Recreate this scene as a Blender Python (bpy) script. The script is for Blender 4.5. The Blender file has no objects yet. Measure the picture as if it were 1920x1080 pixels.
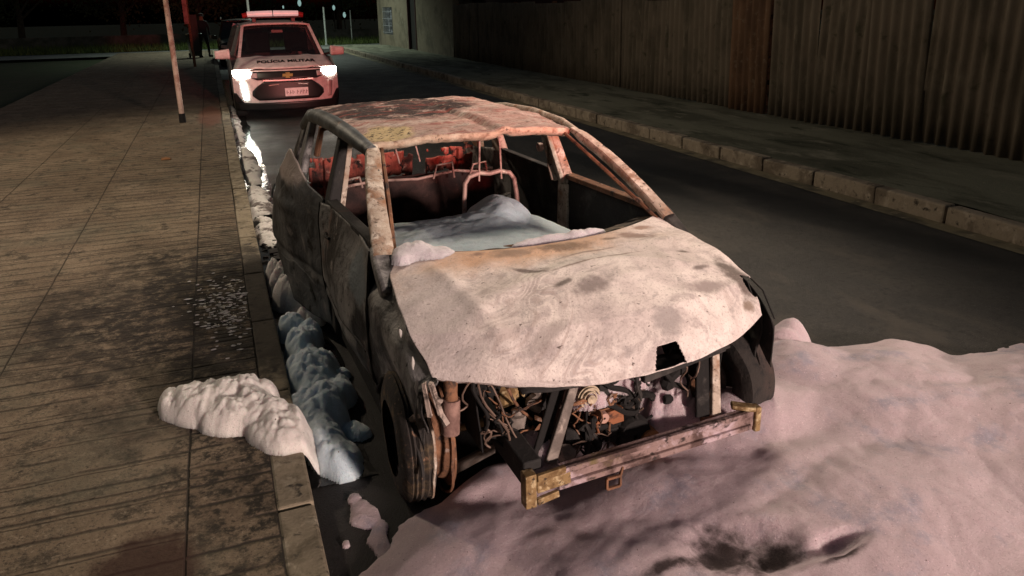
import bpy, bmesh, math, random
from math import sin, cos, pi, radians, sqrt, exp, floor
from mathutils import Vector, Matrix, noise, Quaternion
random.seed(7)
S = bpy.context.scene
C = S.collection

# ------------------------------------------------------------------ camera
H, P, YW, RO = 1.993, .278, .3613, .0188
F = Vector((sin(YW)*cos(P), cos(YW)*cos(P), -sin(P)))
R = Vector((cos(YW), -sin(YW), 0)); U = R.cross(F)
# image x axis rotated by roll
Xc = R*cos(RO) - U*sin(RO); Yc = R*sin(RO) + U*cos(RO)
cam = bpy.data.cameras.new('camera'); co = bpy.data.objects.new('camera', cam); C.objects.link(co)
co.matrix_world = Matrix(((Xc.x, Yc.x, -F.x, 0), (Xc.y, Yc.y, -F.y, 0), (Xc.z, Yc.z, -F.z, H), (0, 0, 0, 1)))
cam.sensor_width = 36; cam.lens = 1436.8/1920*36; cam.shift_y = -118.8/1920
cam.clip_start = .05; cam.clip_end = 400
S.camera = co

# ------------------------------------------------------------------ world (night) and lamps
SUN_EL, SUN_ROT = radians(-.8), radians(140)
w = bpy.data.worlds.new('World'); S.world = w; w.use_nodes = True
nt = w.node_tree; bg = nt.nodes['Background']
sky = nt.nodes.new('ShaderNodeTexSky'); sky.sky_type = 'NISHITA'; sky.sun_disc = False
sky.sun_elevation = SUN_EL; sky.sun_rotation = SUN_ROT
nt.links.new(sky.outputs[0], bg.inputs[0]); bg.inputs[1].default_value = .15

def lamp(kind, name, loc, color, power, size=.1, target=None, spot=60, blend=.5):
    l = bpy.data.lights.new(name, kind); l.color = color; l.energy = power
    if kind == 'SPOT': l.spot_size = radians(spot); l.spot_blend = blend; l.shadow_soft_size = size
    elif kind == 'POINT': l.shadow_soft_size = size
    o = bpy.data.objects.new(name, l); C.objects.link(o); o.location = loc
    if target is not None:
        o.rotation_euler = (Vector(target)-Vector(loc)).to_track_quat('-Z', 'Y').to_euler()
    return o
lamp('SPOT', 'fire_engine_floodlight', (6.6, -12, 3.5), (1, .77, .67), 14000, .8, (1.8, 3, .3), 20, .6)
lamp('SPOT', 'fire_engine_beacon', (3.4, -13, 3.2), (1, .15, .13), 13500, .3, (1.35, 16, 1.5), 9.5, .6)
lamp('SPOT', 'street_light_near', (5.2, 7.4, 6.6), (1, .82, .64), 1900, .9, (.6, 4.6, .2), 70, .6)
lamp('SPOT', 'street_light_kerbside', (-3.6, 11.5, 6.8), (1, .80, .58), 1150, .2, (1.5, 8.0, 0), 140, .7)
lamp('SPOT', 'street_light_far', (3.0, 40, 8), (.84, 1, .84), 2600, .2, (3.5, 40, 0), 130, .8)
S.view_settings.view_transform = 'Standard'; S.view_settings.look = 'None'
S.view_settings.exposure = .12; S.view_settings.gamma = 1
S.render.engine = 'CYCLES'

# ------------------------------------------------------------------ object helpers
def tag(o, label=None, cat=None, group=None, kind=None):
    for k, v in (('label', label), ('category', cat), ('group', group), ('kind', kind)):
        if v: o[k] = v
    return o
def empty(name, loc=(0, 0, 0), rz=0):
    o = bpy.data.objects.new(name, None); C.objects.link(o); o.location = loc; o.rotation_euler = (0, 0, rz)
    o.empty_display_size = .1
    return o
class MB:
    def __init__(s): s.v = []; s.f = []
    def add(s, vs, fs):
        b = len(s.v); s.v += [tuple(v) for v in vs]; s.f += [tuple(i+b for i in f) for f in fs]
    def box(s, x0, x1, y0, y1, z0, z1):
        s.add([(x0,y0,z0),(x1,y0,z0),(x1,y1,z0),(x0,y1,z0),(x0,y0,z1),(x1,y0,z1),(x1,y1,z1),(x0,y1,z1)],
              [(0,3,2,1),(4,5,6,7),(0,1,5,4),(1,2,6,5),(2,3,7,6),(3,0,4,7)])
    def bar(s, p0, p1, w, h, up=(0, 0, 1), w1=None, h1=None):
        p0 = Vector(p0); p1 = Vector(p1); d = (p1-p0).normalized(); a = d.cross(Vector(up))
        if a.length < 1e-4: a = d.cross(Vector((1, 0, 0)))
        a.normalize(); b = a.cross(d)
        w1 = w1 or w; h1 = h1 or h
        vs = []
        for p, ww, hh in ((p0, w, h), (p1, w1, h1)):
            for i, j in ((-1,-1),(1,-1),(1,1),(-1,1)): vs.append(p+a*i*ww/2+b*j*hh/2)
        s.add(vs, [(0,3,2,1),(4,5,6,7),(0,1,5,4),(1,2,6,5),(2,3,7,6),(3,0,4,7)])
    def tube(s, pts, r, n=8, cap=True):
        pts = [Vector(p) for p in pts]; rs = r if isinstance(r, (list, tuple)) else [r]*len(pts)
        base = len(s.v); pa = None
        for i, p in enumerate(pts):
            d = (pts[min(i+1, len(pts)-1)]-pts[max(i-1, 0)]).normalized()
            if pa is None:
                a = d.cross(Vector((0, 0, 1)))
                if a.length < .05: a = d.cross(Vector((1, 0, 0)))
            else: a = pa - d*pa.dot(d)
            a.normalize(); pa = a; b = d.cross(a)
            for k in range(n):
                t = 2*pi*k/n; s.v.append(tuple(p+(a*cos(t)+b*sin(t))*rs[i]))
        for i in range(len(pts)-1):
            for k in range(n):
                s.f.append((base+i*n+k, base+i*n+(k+1)%n, base+(i+1)*n+(k+1)%n, base+(i+1)*n+k))
        if cap:
            s.f.append(tuple(base+k for k in range(n))[::-1]); s.f.append(tuple(base+(len(pts)-1)*n+k for k in range(n)))
    def lathe(s, prof, center, axis='x', n=32, a0=0, a1=2*pi):
        # prof: (along axis, radius)
        c = Vector(center); base = len(s.v); full = abs(a1-a0-2*pi) < 1e-6; m = n if full else n+1
        for (t, r) in prof:
            for k in range(m):
                a = a0+(a1-a0)*k/n
                q = {'x': (t, r*cos(a), r*sin(a)), 'y': (r*cos(a), t, r*sin(a)), 'z': (r*cos(a), r*sin(a), t)}[axis]
                s.v.append(tuple(c+Vector(q)))
        for i in range(len(prof)-1):
            for k in range(n):
                k2 = (k+1) % m
                s.f.append((base+i*m+k, base+i*m+k2, base+(i+1)*m+k2, base+(i+1)*m+k))
    def grid(s, nu, nv, f, skip=None):
        base = len(s.v)
        for j in range(nv+1):
            for i in range(nu+1): s.v.append(tuple(f(i/nu, j/nv)))
        for j in range(nv):
            for i in range(nu):
                if skip and skip((i+.5)/nu, (j+.5)/nv): continue
                a = base+j*(nu+1)+i; s.f.append((a, a+1, a+nu+2, a+nu+1))
    def build(s, name, mat, parent=None, smooth=True, thick=0, bevel=0, autos=True, jitter=0, jscale=8):
        me = bpy.data.meshes.new(name)
        if jitter:
            vv = []
            for v in s.v:
                n = noise.noise_vector(Vector(v)*jscale); vv.append(tuple(Vector(v)+n*jitter))
            s.v = vv
        me.from_pydata(s.v, [], s.f)
        bm = bmesh.new(); bm.from_mesh(me)
        loose = [v for v in bm.verts if not v.link_faces]
        if loose: bmesh.ops.delete(bm, geom=loose, context='VERTS')
        bmesh.ops.recalc_face_normals(bm, faces=bm.faces) if not s.__dict__.get('keepn') else None
        bm.to_mesh(me); bm.free()
        for p in me.polygons: p.use_smooth = smooth
        if smooth and autos: me.set_sharp_from_angle(angle=radians(38))
        me.materials.append(mat)
        o = bpy.data.objects.new(name, me); C.objects.link(o)
        if parent: o.parent = parent
        if thick:
            m = o.modifiers.new('s', 'SOLIDIFY'); m.thickness = thick; m.offset = 0
        if bevel:
            m = o.modifiers.new('b', 'BEVEL'); m.width = bevel; m.segments = 2; m.limit_method = 'ANGLE'
        return o

def fbm(p, s=1, o=4):
    return noise.fractal(Vector(p)*s, 1.0, 2.0, o)
def billow(p, s=1, o=3):
    t = 0; a = 1; q = Vector(p)*s; tot = 0
    for i in range(o):
        t += a*min(1, abs(noise.noise(q))*2.4)**.8; tot += a; a *= .5; q = q*2.1+Vector((3.1, 1.7, .3))
    return t/tot
def sst(a, b, x):
    t = max(0, min(1, (x-a)/(b-a))) if a != b else float(x > a)
    return t*t*(3-2*t)
def interp(tab, t):
    for i in range(len(tab)-1):
        if t <= tab[i+1][0]:
            a, b = tab[i], tab[i+1]; k = (t-a[0])/(b[0]-a[0]) if b[0] != a[0] else 0
            k = max(0, min(1, k))
            return [a[j]+(b[j]-a[j])*k for j in range(1, len(a))]
    return list(tab[-1][1:])

# ------------------------------------------------------------------ material helpers
def newmat(name, rough=.8, metal=0, spec=.3):
    m = bpy.data.materials.new(name); m.use_nodes = True
    b = m.node_tree.nodes['Principled BSDF']
    b.inputs['Roughness'].default_value = rough; b.inputs['Metallic'].default_value = metal
    b.inputs['Specular IOR Level'].default_value = spec
    return m, m.node_tree, b
def nnoise(nt, vec, scale, detail=6, rough=.6, dist=0):
    n = nt.nodes.new('ShaderNodeTexNoise'); n.inputs['Scale'].default_value = scale; n.inputs['Detail'].default_value = detail
    n.inputs['Roughness'].default_value = rough; n.inputs['Distortion'].default_value = dist
    nt.links.new(vec, n.inputs['Vector']); return n.outputs['Fac']
def nmap(nt, vec, scale=(1, 1, 1), loc=(0, 0, 0), rot=(0, 0, 0)):
    n = nt.nodes.new('ShaderNodeMapping'); n.inputs['Scale'].default_value = scale; n.inputs['Location'].default_value = loc
    n.inputs['Rotation'].default_value = rot
    nt.links.new(vec, n.inputs['Vector']); return n.outputs[0]
def nramp(nt, val, lo, hi):
    n = nt.nodes.new('ShaderNodeMapRange'); n.interpolation_type = 'SMOOTHSTEP'
    n.inputs['From Min'].default_value = lo; n.inputs['From Max'].default_value = hi
    nt.links.new(val, n.inputs['Value']); return n.outputs[0]
def nmix(nt, a, b, fac):
    n = nt.nodes.new('ShaderNodeMix'); n.data_type = 'RGBA'; n.clamp_factor = True
    for sock, v in ((n.inputs['Factor'], fac), (n.inputs['A'], a), (n.inputs['B'], b)):
        pass
    s = [i for i in n.inputs if i.type == 'RGBA']
    if isinstance(fac, (int, float)): n.inputs[0].default_value = fac
    else: nt.links.new(fac, n.inputs[0])
    for k, v in enumerate((a, b)):
        if isinstance(v, (tuple, list)): s[k].default_value = (*v[:3], 1)
        else: nt.links.new(v, s[k])
    return [o for o in n.outputs if o.type == 'RGBA'][0]
def nmath(nt, op, a, b=0, c=None):
    n = nt.nodes.new('ShaderNodeMath'); n.operation = op
    for k, v in enumerate((a, b)):
        if isinstance(v, (int, float)): n.inputs[k].default_value = v
        else: nt.links.new(v, n.inputs[k])
    return n.outputs[0]
def coords(nt):
    return nt.nodes.new('ShaderNodeTexCoord').outputs['Object']
def nbump(nt, b, h, dist=.01, strength=1, prev=None):
    n = nt.nodes.new('ShaderNodeBump'); n.inputs['Distance'].default_value = dist; n.inputs['Strength'].default_value = strength
    nt.links.new(h, n.inputs['Height'])
    if prev: nt.links.new(prev, n.inputs['Normal'])
    nt.links.new(n.outputs[0], b.inputs['Normal']); return n.outputs[0]
def nblob(nt, vec, c, r, dist=.35, nscale=6, rot=0, soft=(.75, 1.15)):
    """mask of an irregular stain: 1 inside an ellipse in object space, ragged edge"""
    v = nmap(nt, vec, (1, 1, 1), (-c[0], -c[1], -c[2]))
    if rot: v = nmap(nt, v, (1, 1, 1), (0, 0, 0), (0, 0, -rot))
    v = nmap(nt, v, (1/r[0], 1/r[1], 1/r[2]))
    n = nt.nodes.new('ShaderNodeVectorMath'); n.operation = 'LENGTH'; nt.links.new(v, n.inputs[0])
    ns = nnoise(nt, vec, nscale, 5, .65)
    d = nmath(nt, 'ADD', n.outputs['Value'], nmath(nt, 'MULTIPLY', nmath(nt, 'SUBTRACT', ns, .5), dist*4))
    return nmath(nt, 'SUBTRACT', 1, nramp(nt, d, soft[0], soft[1]))
def layered(name, base, layers, rough=.85, metal=0, bump=(30, .004), blobs=(), spec=.3, stretch=None, bump2=None):
    m, nt, b = newmat(name, rough, metal, spec); v = coords(nt); c = base
    vv = nmap(nt, v, stretch) if stretch else v
    for i, (col, sc, lo, hi, *rest) in enumerate(layers):
        src = nmap(nt, vv, (1, 1, 1), (i*7.3, i*3.1, i*1.7))
        if rest and rest[0]: src = nmap(nt, src, rest[0])
        c = nmix(nt, c, col, nramp(nt, nnoise(nt, src, sc, 7, .62, .3), lo, hi))
    for (cc, rr, col, *rest) in blobs:
        k = rest[0] if rest else {}
        amt = k.pop('amt', 1) if k else 1
        c = nmix(nt, c, col, nmath(nt, 'MULTIPLY', nblob(nt, v, cc, rr, **k), amt))
    if isinstance(c, tuple): b.inputs['Base Color'].default_value = (*c, 1)
    else: nt.links.new(c, b.inputs['Base Color'])
    if bump:
        p = nbump(nt, b, nnoise(nt, v, bump[0], 8, .65), bump[1])
        if bump2: nbump(nt, b, nnoise(nt, v, bump2[0], 4, .6, 1.0), bump2[1], prev=p)
    return m
def plain(name, col, rough=.5, metal=0, emit=None, es=0):
    m, nt, b = newmat(name, rough, metal, .4)
    c = nmix(nt, col, tuple(x*.7 for x in col), nramp(nt, nnoise(nt, coords(nt), 9, 5), .4, .7))
    nt.links.new(c, b.inputs['Base Color'])
    if emit: b.inputs['Emission Color'].default_value = (*emit, 1); b.inputs['Emission Strength'].default_value = es
    return m

# --- burnt metals
ASH = (.60, .49, .44); SOOT = (.018, .017, .017); RUST = (.34, .13, .05); GREY = (.20, .185, .18)
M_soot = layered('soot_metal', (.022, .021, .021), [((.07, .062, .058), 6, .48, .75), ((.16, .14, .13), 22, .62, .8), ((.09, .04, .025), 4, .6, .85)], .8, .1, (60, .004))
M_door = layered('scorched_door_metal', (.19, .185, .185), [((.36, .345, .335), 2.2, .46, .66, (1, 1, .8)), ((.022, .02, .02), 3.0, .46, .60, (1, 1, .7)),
    ((.36, .32, .30), 7, .60, .72), ((.13, .07, .055), 4, .58, .72), ((.03, .028, .026), 26, .56, .68)], .55, .25, (60, .005), bump2=(3.5, .02),
    blobs=[((-.8, .98, .78), (.2, .16, .13), (.20, .23, .25), dict(dist=.3, nscale=5))])
M_doorR = layered('scorched_rear_door_metal', (.13, .135, .14), [((.035, .035, .036), 3.4, .45, .7), ((.30, .27, .26), 5, .55, .75), ((.015, .015, .015), 5, .56, .66)], .6, .25, (50, .003), bump2=(6, .012),
    blobs=[((-.92, 2.45, 1.12), (.3, .35, .17), (.52, .44, .41), dict(dist=.2))])
M_pillar = layered('oxidised_pillar_metal', (.43, .36, .30), [((.26, .13, .07), 6, .45, .66), ((.64, .57, .50), 11, .5, .66), ((.20, .15, .12), 26, .52, .66), ((.05, .042, .038), 38, .60, .68)], .7, .25, (120, .004))
M_rust = layered('rusted_iron', (.17, .085, .05), [((.30, .15, .085), 9, .45, .7), ((.04, .03, .028), 14, .5, .66), ((.38, .30, .26), 30, .6, .75)], .85, .15, (80, .004))
M_steel = layered('burnt_steel', (.28, .24, .215), [((.12, .10, .09), 7, .4, .65), ((.42, .36, .32), 16, .55, .75), ((.20, .10, .05), 5, .55, .75)], .65, .35, (80, .003))
M_char = layered('charred_black', (.012, .011, .011), [((.05, .045, .042), 14, .55, .75)], .9, 0, (40, .006))
M_brass = layered('yellowed_bracket_metal', (.27, .18, .085), [((.15, .09, .04), 14, .45, .62), ((.50, .40, .24), 28, .52, .66), ((.05, .035, .025), 40, .58, .68)], .6, .3, (90, .003))

def hood_mat():
    m, nt, b = newmat('burnt_bonnet_ash', .78, .05, .3); v = coords(nt)
    c = (.66, .58, .555)
    c = nmix(nt, c, (.82, .74, .70), nramp(nt, nnoise(nt, v, 3.2, 6, .6, .8), .42, .65))
    c = nmix(nt, c, (.50, .43, .42), nramp(nt, nnoise(nt, nmap(nt, v, (1, 1.4, 1), (4, 2, 0)), 3.8, 8, .65, 1.6), .5, .68))
    # flowing contour marks left by melting paint and foam
    cn = nnoise(nt, nmap(nt, v, (1, 1.7, .6), (2.2, .4, 0)), 1.5, 2.5, .45, .9)
    wv = nmath(nt, 'SINE', nmath(nt, 'MULTIPLY', cn, 150))
    gate = nramp(nt, nnoise(nt, nmap(nt, v, (1, 1, 1), (9, 1, 0)), 2.1, 4), .46, .66)
    c = nmix(nt, c, (.84, .76, .71), nmath(nt, 'MULTIPLY', nmath(nt, 'MULTIPLY', nramp(nt, wv, .55, 1), gate), .6))
    c = nmix(nt, c, (.46, .37, .34), nmath(nt, 'MULTIPLY', nmath(nt, 'MULTIPLY', nramp(nt, wv, -.5, -1), gate), .55))
    c = nmix(nt, c, (.40, .35, .345), nmath(nt, 'MULTIPLY', nramp(nt, nnoise(nt, nmap(nt, v, (1, 1.3, 1), (7, 7, 0)), 9, 9, .72, .8), .52, .68), .75))
    # grey left flank below the fold
    c = nmix(nt, c, (.47, .42, .415), nmath(nt, 'MULTIPLY', nblob(nt, v, (-.66, .38, .8), (.17, .42, .5), dist=.25, nscale=6, soft=(.5, 1.2)), .7))
    # rust-orange bloom towards the windscreen
    c = nmix(nt, c, (.56, .31, .16), nmath(nt, 'MULTIPLY', nblob(nt, v, (-.1, .62, .93), (.62, .24, .5), dist=.3, nscale=5, soft=(.3, 1.2)), .75))
    blobs = [((-.22, .36, .9), (.022, .11, .3), (.13, .10, .09), .7), ((-.03, .14, .9), (.09, .05, .3), (.20, .165, .16), .1), ((-.13, .20, .9), (.05, .018, .3), (.10, .08, .07), .2),
        ((.03, .52, .93), (.15, .05, .3), (.17, .11, .07), -.2), ((-.22, .55, .93), (.09, .05, .3), (.27, .19, .14), -.3), ((.42, .55, .93), (.10, .05, .3), (.24, .16, .13), -.2),
        ((.52, .64, .93), (.06, .03, .3), (.30, .19, .14), 0), ((.48, .06, .8), (.15, .035, .3), (.30, .25, .24), .1), ((.52, .17, .9), (.05, .015, .3), (.16, .13, .12), .1), ((.28, .53, .9), (.05, .02, .3), (.18, .12, .08), .1),
        ((-.30, -.0, .8), (.12, .03, .4), (.40, .35, .33), .2), ((.20, -.07, .8), (.09, .06, .4), (.36, .32, .315), .5), ((.55, .33, .9), (.04, .012, .3), (.15, .12, .10), -.4), ((-.36, .60, .93), (.04, .02, .3), (.25, .16, .12), 0),
        ((.1, .42, .9), (.2, .012, .3), (.30, .22, .19), .1), ((.0, .30, .9), (.17, .008, .3), (.25, .19, .16), .06), ((.2, .33, .9), (.12, .008, .3), (.28, .2, .18), .16)]
    blobs += [((.69, .14, .8), (.075, .15, .3), (.07, .05, .04), 0), ((.66, .0, .75), (.05, .02, .3), (.2, .14, .1), .5)]
    for cc, rr, col, rot in blobs:
        c = nmix(nt, c, col, nmath(nt, 'MULTIPLY', nblob(nt, v, cc, rr, dist=.45, nscale=18, rot=rot, soft=(.4, 1.25)), .85))
    # tiny chips
    c = nmix(nt, c, (.16, .13, .12), nramp(nt, nnoise(nt, nmap(nt, v, (1, 2.2, 1)), 34, 3, .5), .68, .74))
    c = nmix(nt, c, (.32, .26, .24), nmath(nt, 'MULTIPLY', nramp(nt, nnoise(nt, v, 110, 4, .6), .52, .68), .5))
    nt.links.new(c, b.inputs['Base Color'])
    p = nbump(nt, b, nnoise(nt, v, 60, 7, .75), .005)
    nbump(nt, b, nnoise(nt, nmap(nt, v, (1, 1.8, 1)), 3.2, 3, .5, .8), .010, prev=p)
    return m
M_hood = hood_mat()
def roof_mat():
    m, nt, b = newmat('blistered_roof_metal', .8, .05, .3); v = coords(nt)
    c = (.46, .31, .27)
    c = nmix(nt, c, (.62, .52, .47), nramp(nt, nnoise(nt, v, 5, 7, .65, .6), .45, .65))
    c = nmix(nt, c, (.16, .10, .09), nramp(nt, nnoise(nt, nmap(nt, v, (1, 1.6, 1), (2, 5, 0)), 9, 8, .75, .5), .54, .66))
    c = nmix(nt, c, (.22, .14, .12), nmath(nt, 'MULTIPLY', nramp(nt, nnoise(nt, nmap(nt, v, (1, 1.4, 1), (6, 5, 0)), 26, 8, .75, .5), .5, .64), .8))
    c = nmix(nt, c, (.05, .035, .03), nramp(nt, nnoise(nt, v, 48, 5, .7, .5), .60, .68))
    far = nblob(nt, v, (-.15, 2.75, 1.35), (.62, .62, .5), dist=.28, nscale=5, soft=(.8, 1.1))
    c = nmix(nt, c, (.035, .022, .022), nmath(nt, 'MULTIPLY', far, nramp(nt, nnoise(nt, v, 4, 6, .7), .36, .5)))
    c = nmix(nt, c, (.30, .06, .045), nmath(nt, 'MULTIPLY', nramp(nt, nnoise(nt, nmap(nt, v, (1, 2.5, 1), (1, 8, 3)), 4, 6, .7), .53, .62), .6))
    # yellow blistered corner and white foam dribble on the front edge
    bl = nblob(nt, v, (-.46, 1.68, 1.33), (.13, .22, .4), dist=.2, nscale=9)
    c = nmix(nt, c, (.62, .50, .26), nmath(nt, 'MULTIPLY', bl, .8))
    c = nmix(nt, c, (.10, .07, .04), nmath(nt, 'MULTIPLY', bl, nramp(nt, nnoise(nt, v, 40, 3), .55, .62)))
    c = nmix(nt, c, (.72, .58, .46), nramp(nt, nnoise(nt, v, 16, 6, .7), .58, .72))
    nt.links.new(c, b.inputs['Base Color'])
    p = nbump(nt, b, nnoise(nt, v, 45, 8, .8), .014)
    nbump(nt, b, nnoise(nt, v, 7, 4, .6, .6), .02, prev=p)
    return m
M_roof = roof_mat()

def foam_mat(name='fire_foam_bubbles', col=(.62, .58, .62), dirt=(.36, .28, .31), lo=.62, hi=.85, soot=()):
    m, nt, b = newmat(name, .9, 0, .2); v = coords(nt)
    c = nmix(nt, col, tuple(x*.86 for x in col), nramp(nt, nnoise(nt, v, 2.2, 5), .4, .7))
    c = nmix(nt, c, dirt, nramp(nt, nnoise(nt, nmap(nt, v, (1, 1, 1), (3, 3, 3)), 3.5, 6, .7), lo, hi))
    c = nmix(nt, c, tuple(x*.62 for x in col), nmath(nt, 'MULTIPLY', nramp(nt, nnoise(nt, v, 95, 5, .75), .52, .66), .55))
    c = nmix(nt, c, tuple(min(.92, x*1.45) for x in col), nmath(nt, 'MULTIPLY', nramp(nt, nnoise(nt, nmap(nt, v, (1, 1, 1), (6, 1, 2)), 130, 4, .7), .60, .68), .8))
    c = nmix(nt, c, (.12, .08, .08), nramp(nt, nnoise(nt, nmap(nt, v, (1, 1, 1), (1, 4, 2)), 42, 2), .74, .77))
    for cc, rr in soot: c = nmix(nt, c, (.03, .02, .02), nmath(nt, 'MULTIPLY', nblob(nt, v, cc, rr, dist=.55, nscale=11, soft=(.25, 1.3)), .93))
    nt.links.new(c, b.inputs['Base Color'])
    b.inputs['Subsurface Weight'].default_value = .9; b.inputs['Subsurface Radius'].default_value = (.06, .052, .056); b.inputs['Subsurface Scale'].default_value = .9
    vo = nt.nodes.new('ShaderNodeTexVoronoi'); vo.inputs['Scale'].default_value = 260; nt.links.new(v, vo.inputs['Vector'])
    p = nbump(nt, b, vo.outputs['Distance'], .003)
    nbump(nt, b, nnoise(nt, v, 30, 8, .72), .010, prev=p)
    return m
M_foam = foam_mat()
M_bank = foam_mat('thin_foam_dim_pink_lit', (.56, .445, .48), (.34, .32, .39), .50, .72, [((1.47, 1.86, .1), (.15, .15, .6)), ((1.63, 1.78, .1), (.12, .08, .6)), ((1.80, 1.66, .1), (.09, .022, .6)), ((1.25, 1.86, .1), (.11, .03, .6)), ((1.50, 1.88, .1), (.04, .05, .6)), ((1.60, 1.77, .1), (.05, .03, .6))])  # thin foam; weaker pinkish light on it is put into the foam colour
M_white_foam = foam_mat('thick_foam', (.80, .76, .73), (.6, .53, .52), .60, .85)
M_shade_foam = foam_mat('blue_shade_foam', (.60, .73, .82), (.48, .60, .69), .55, .8)  # shaded copy of the foam: bluish shade of cabin and gutter in the colour
M_foamd = foam_mat('dirty_foam', (.72, .70, .68), (.12, .10, .095), .50, .60)

# ------------------------------------------------------------------ SETTING
def structure(o): o['kind'] = 'structure'; return o
mb = MB(); mb.grid(24, 24, lambda u, v: (-90+u*220, -30+v*200, -.12))
ground = structure(mb.build('ground', layered('dark_earth', (.05, .055, .03), [((.035, .05, .02), 2, .4, .6), ((.09, .085, .06), 6, .6, .8)], .95), smooth=False))

def road_mat():
    m, nt, b = newmat('asphalt', .72, 0, .4); v = coords(nt)
    c = nmix(nt, (.022, .021, .020), (.046, .042, .037), nramp(nt, nnoise(nt, v, .8, 8, .7), .4, .65))
    c = nmix(nt, c, (.03, .029, .028), nramp(nt, nnoise(nt, nmap(nt, v, (1.3, .35, 1), (3, 0, 0)), 1.1, 6, .7), .52, .66))
    c = nmix(nt, c, (.10, .095, .088), nramp(nt, nnoise(nt, v, 90, 4, .6), .56, .68))
    c = nmix(nt, c, (.008, .008, .008), nramp(nt, nnoise(nt, nmap(nt, v, (1, 1, 1), (4, 4, 4)), 24, 8, .8), .50, .62))
    c = nmix(nt, c, (.13, .12, .11), nramp(nt, nnoise(nt, nmap(nt, v, (1, 1, 1), (8, 4, 4)), 38, 6, .8), .60, .68))
    c = nmix(nt, c, (.07, .06, .05), nmath(nt, 'MULTIPLY', nramp(nt, nnoise(nt, nmap(nt, v, (1, .5, 1), (1, 7, 4)), 2.2, 7, .7), .52, .66), .7))
    # burnt, oily ground around the wreck
    c = nmix(nt, c, (.012, .011, .011), nmath(nt, 'MULTIPLY', nblob(nt, v, (1.1, 4.0, 0), (1.6, 4.2, 1), dist=.25, nscale=1.4), .85))
    # shadow streaks on the lane, painted into the asphalt colour
    for cc, rr, rot in (((5.2, 7.0, 0), (.30, 2.6, 1), .15), ((4.5, 8.3, 0), (.25, 2.2, 1), .05), ((5.3, 5.2, 0), (.3, 1.5, 1), .2)):
        c = nmix(nt, c, (.006, .006, .006), nmath(nt, 'MULTIPLY', nblob(nt, v, cc, rr, dist=.2, nscale=1.5, rot=rot, soft=(.5, 1.2)), .9))
    # pale dust line along the far gutter
    nt.links.new(c, b.inputs['Base Color'])
    nt.links.new(nramp(nt, nnoise(nt, v, 1.7, 5), .25, .75), b.inputs['Roughness'])
    rr_ = nt.nodes.new('ShaderNodeMapRange'); rr_.inputs['To Min'].default_value = .28; rr_.inputs['To Max'].default_value = .8
    nt.links.new(nnoise(nt, v, 1.7, 5), rr_.inputs['Value']); nt.links.new(rr_.outputs[0], b.inputs['Roughness'])
    nbump(nt, b, nnoise(nt, v, 90, 7, .75), .012)
    return m
mb = MB(); mb.grid(30, 90, lambda u, v: (.15+u*5.97, -20+v*62, 0))
structure(mb.build('road', road_mat(), smooth=False))
mb = MB(); mb.grid(6, 3, lambda u, v: (-30+u*70, 42+v*4.2, .004))
structure(mb.build('cross_road', layered('pale_concrete_road', (.22, .225, .21), [((.15, .155, .14), 1, .4, .65), ((.28, .28, .26), 4, .55, .7)], .85), smooth=False))
mb = MB(); mb.grid(2, 60, lambda u, v: (5.88+u*.2+.012*fbm((u, v*60, 0), .6), -20+v*62, .004))
structure(mb.build('gutter_line', layered('dusty_gutter', (.20, .17, .11), [((.09, .08, .06), 2, .45, .62), ((.30, .26, .18), 8, .55, .7)], .9), smooth=False))

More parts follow.
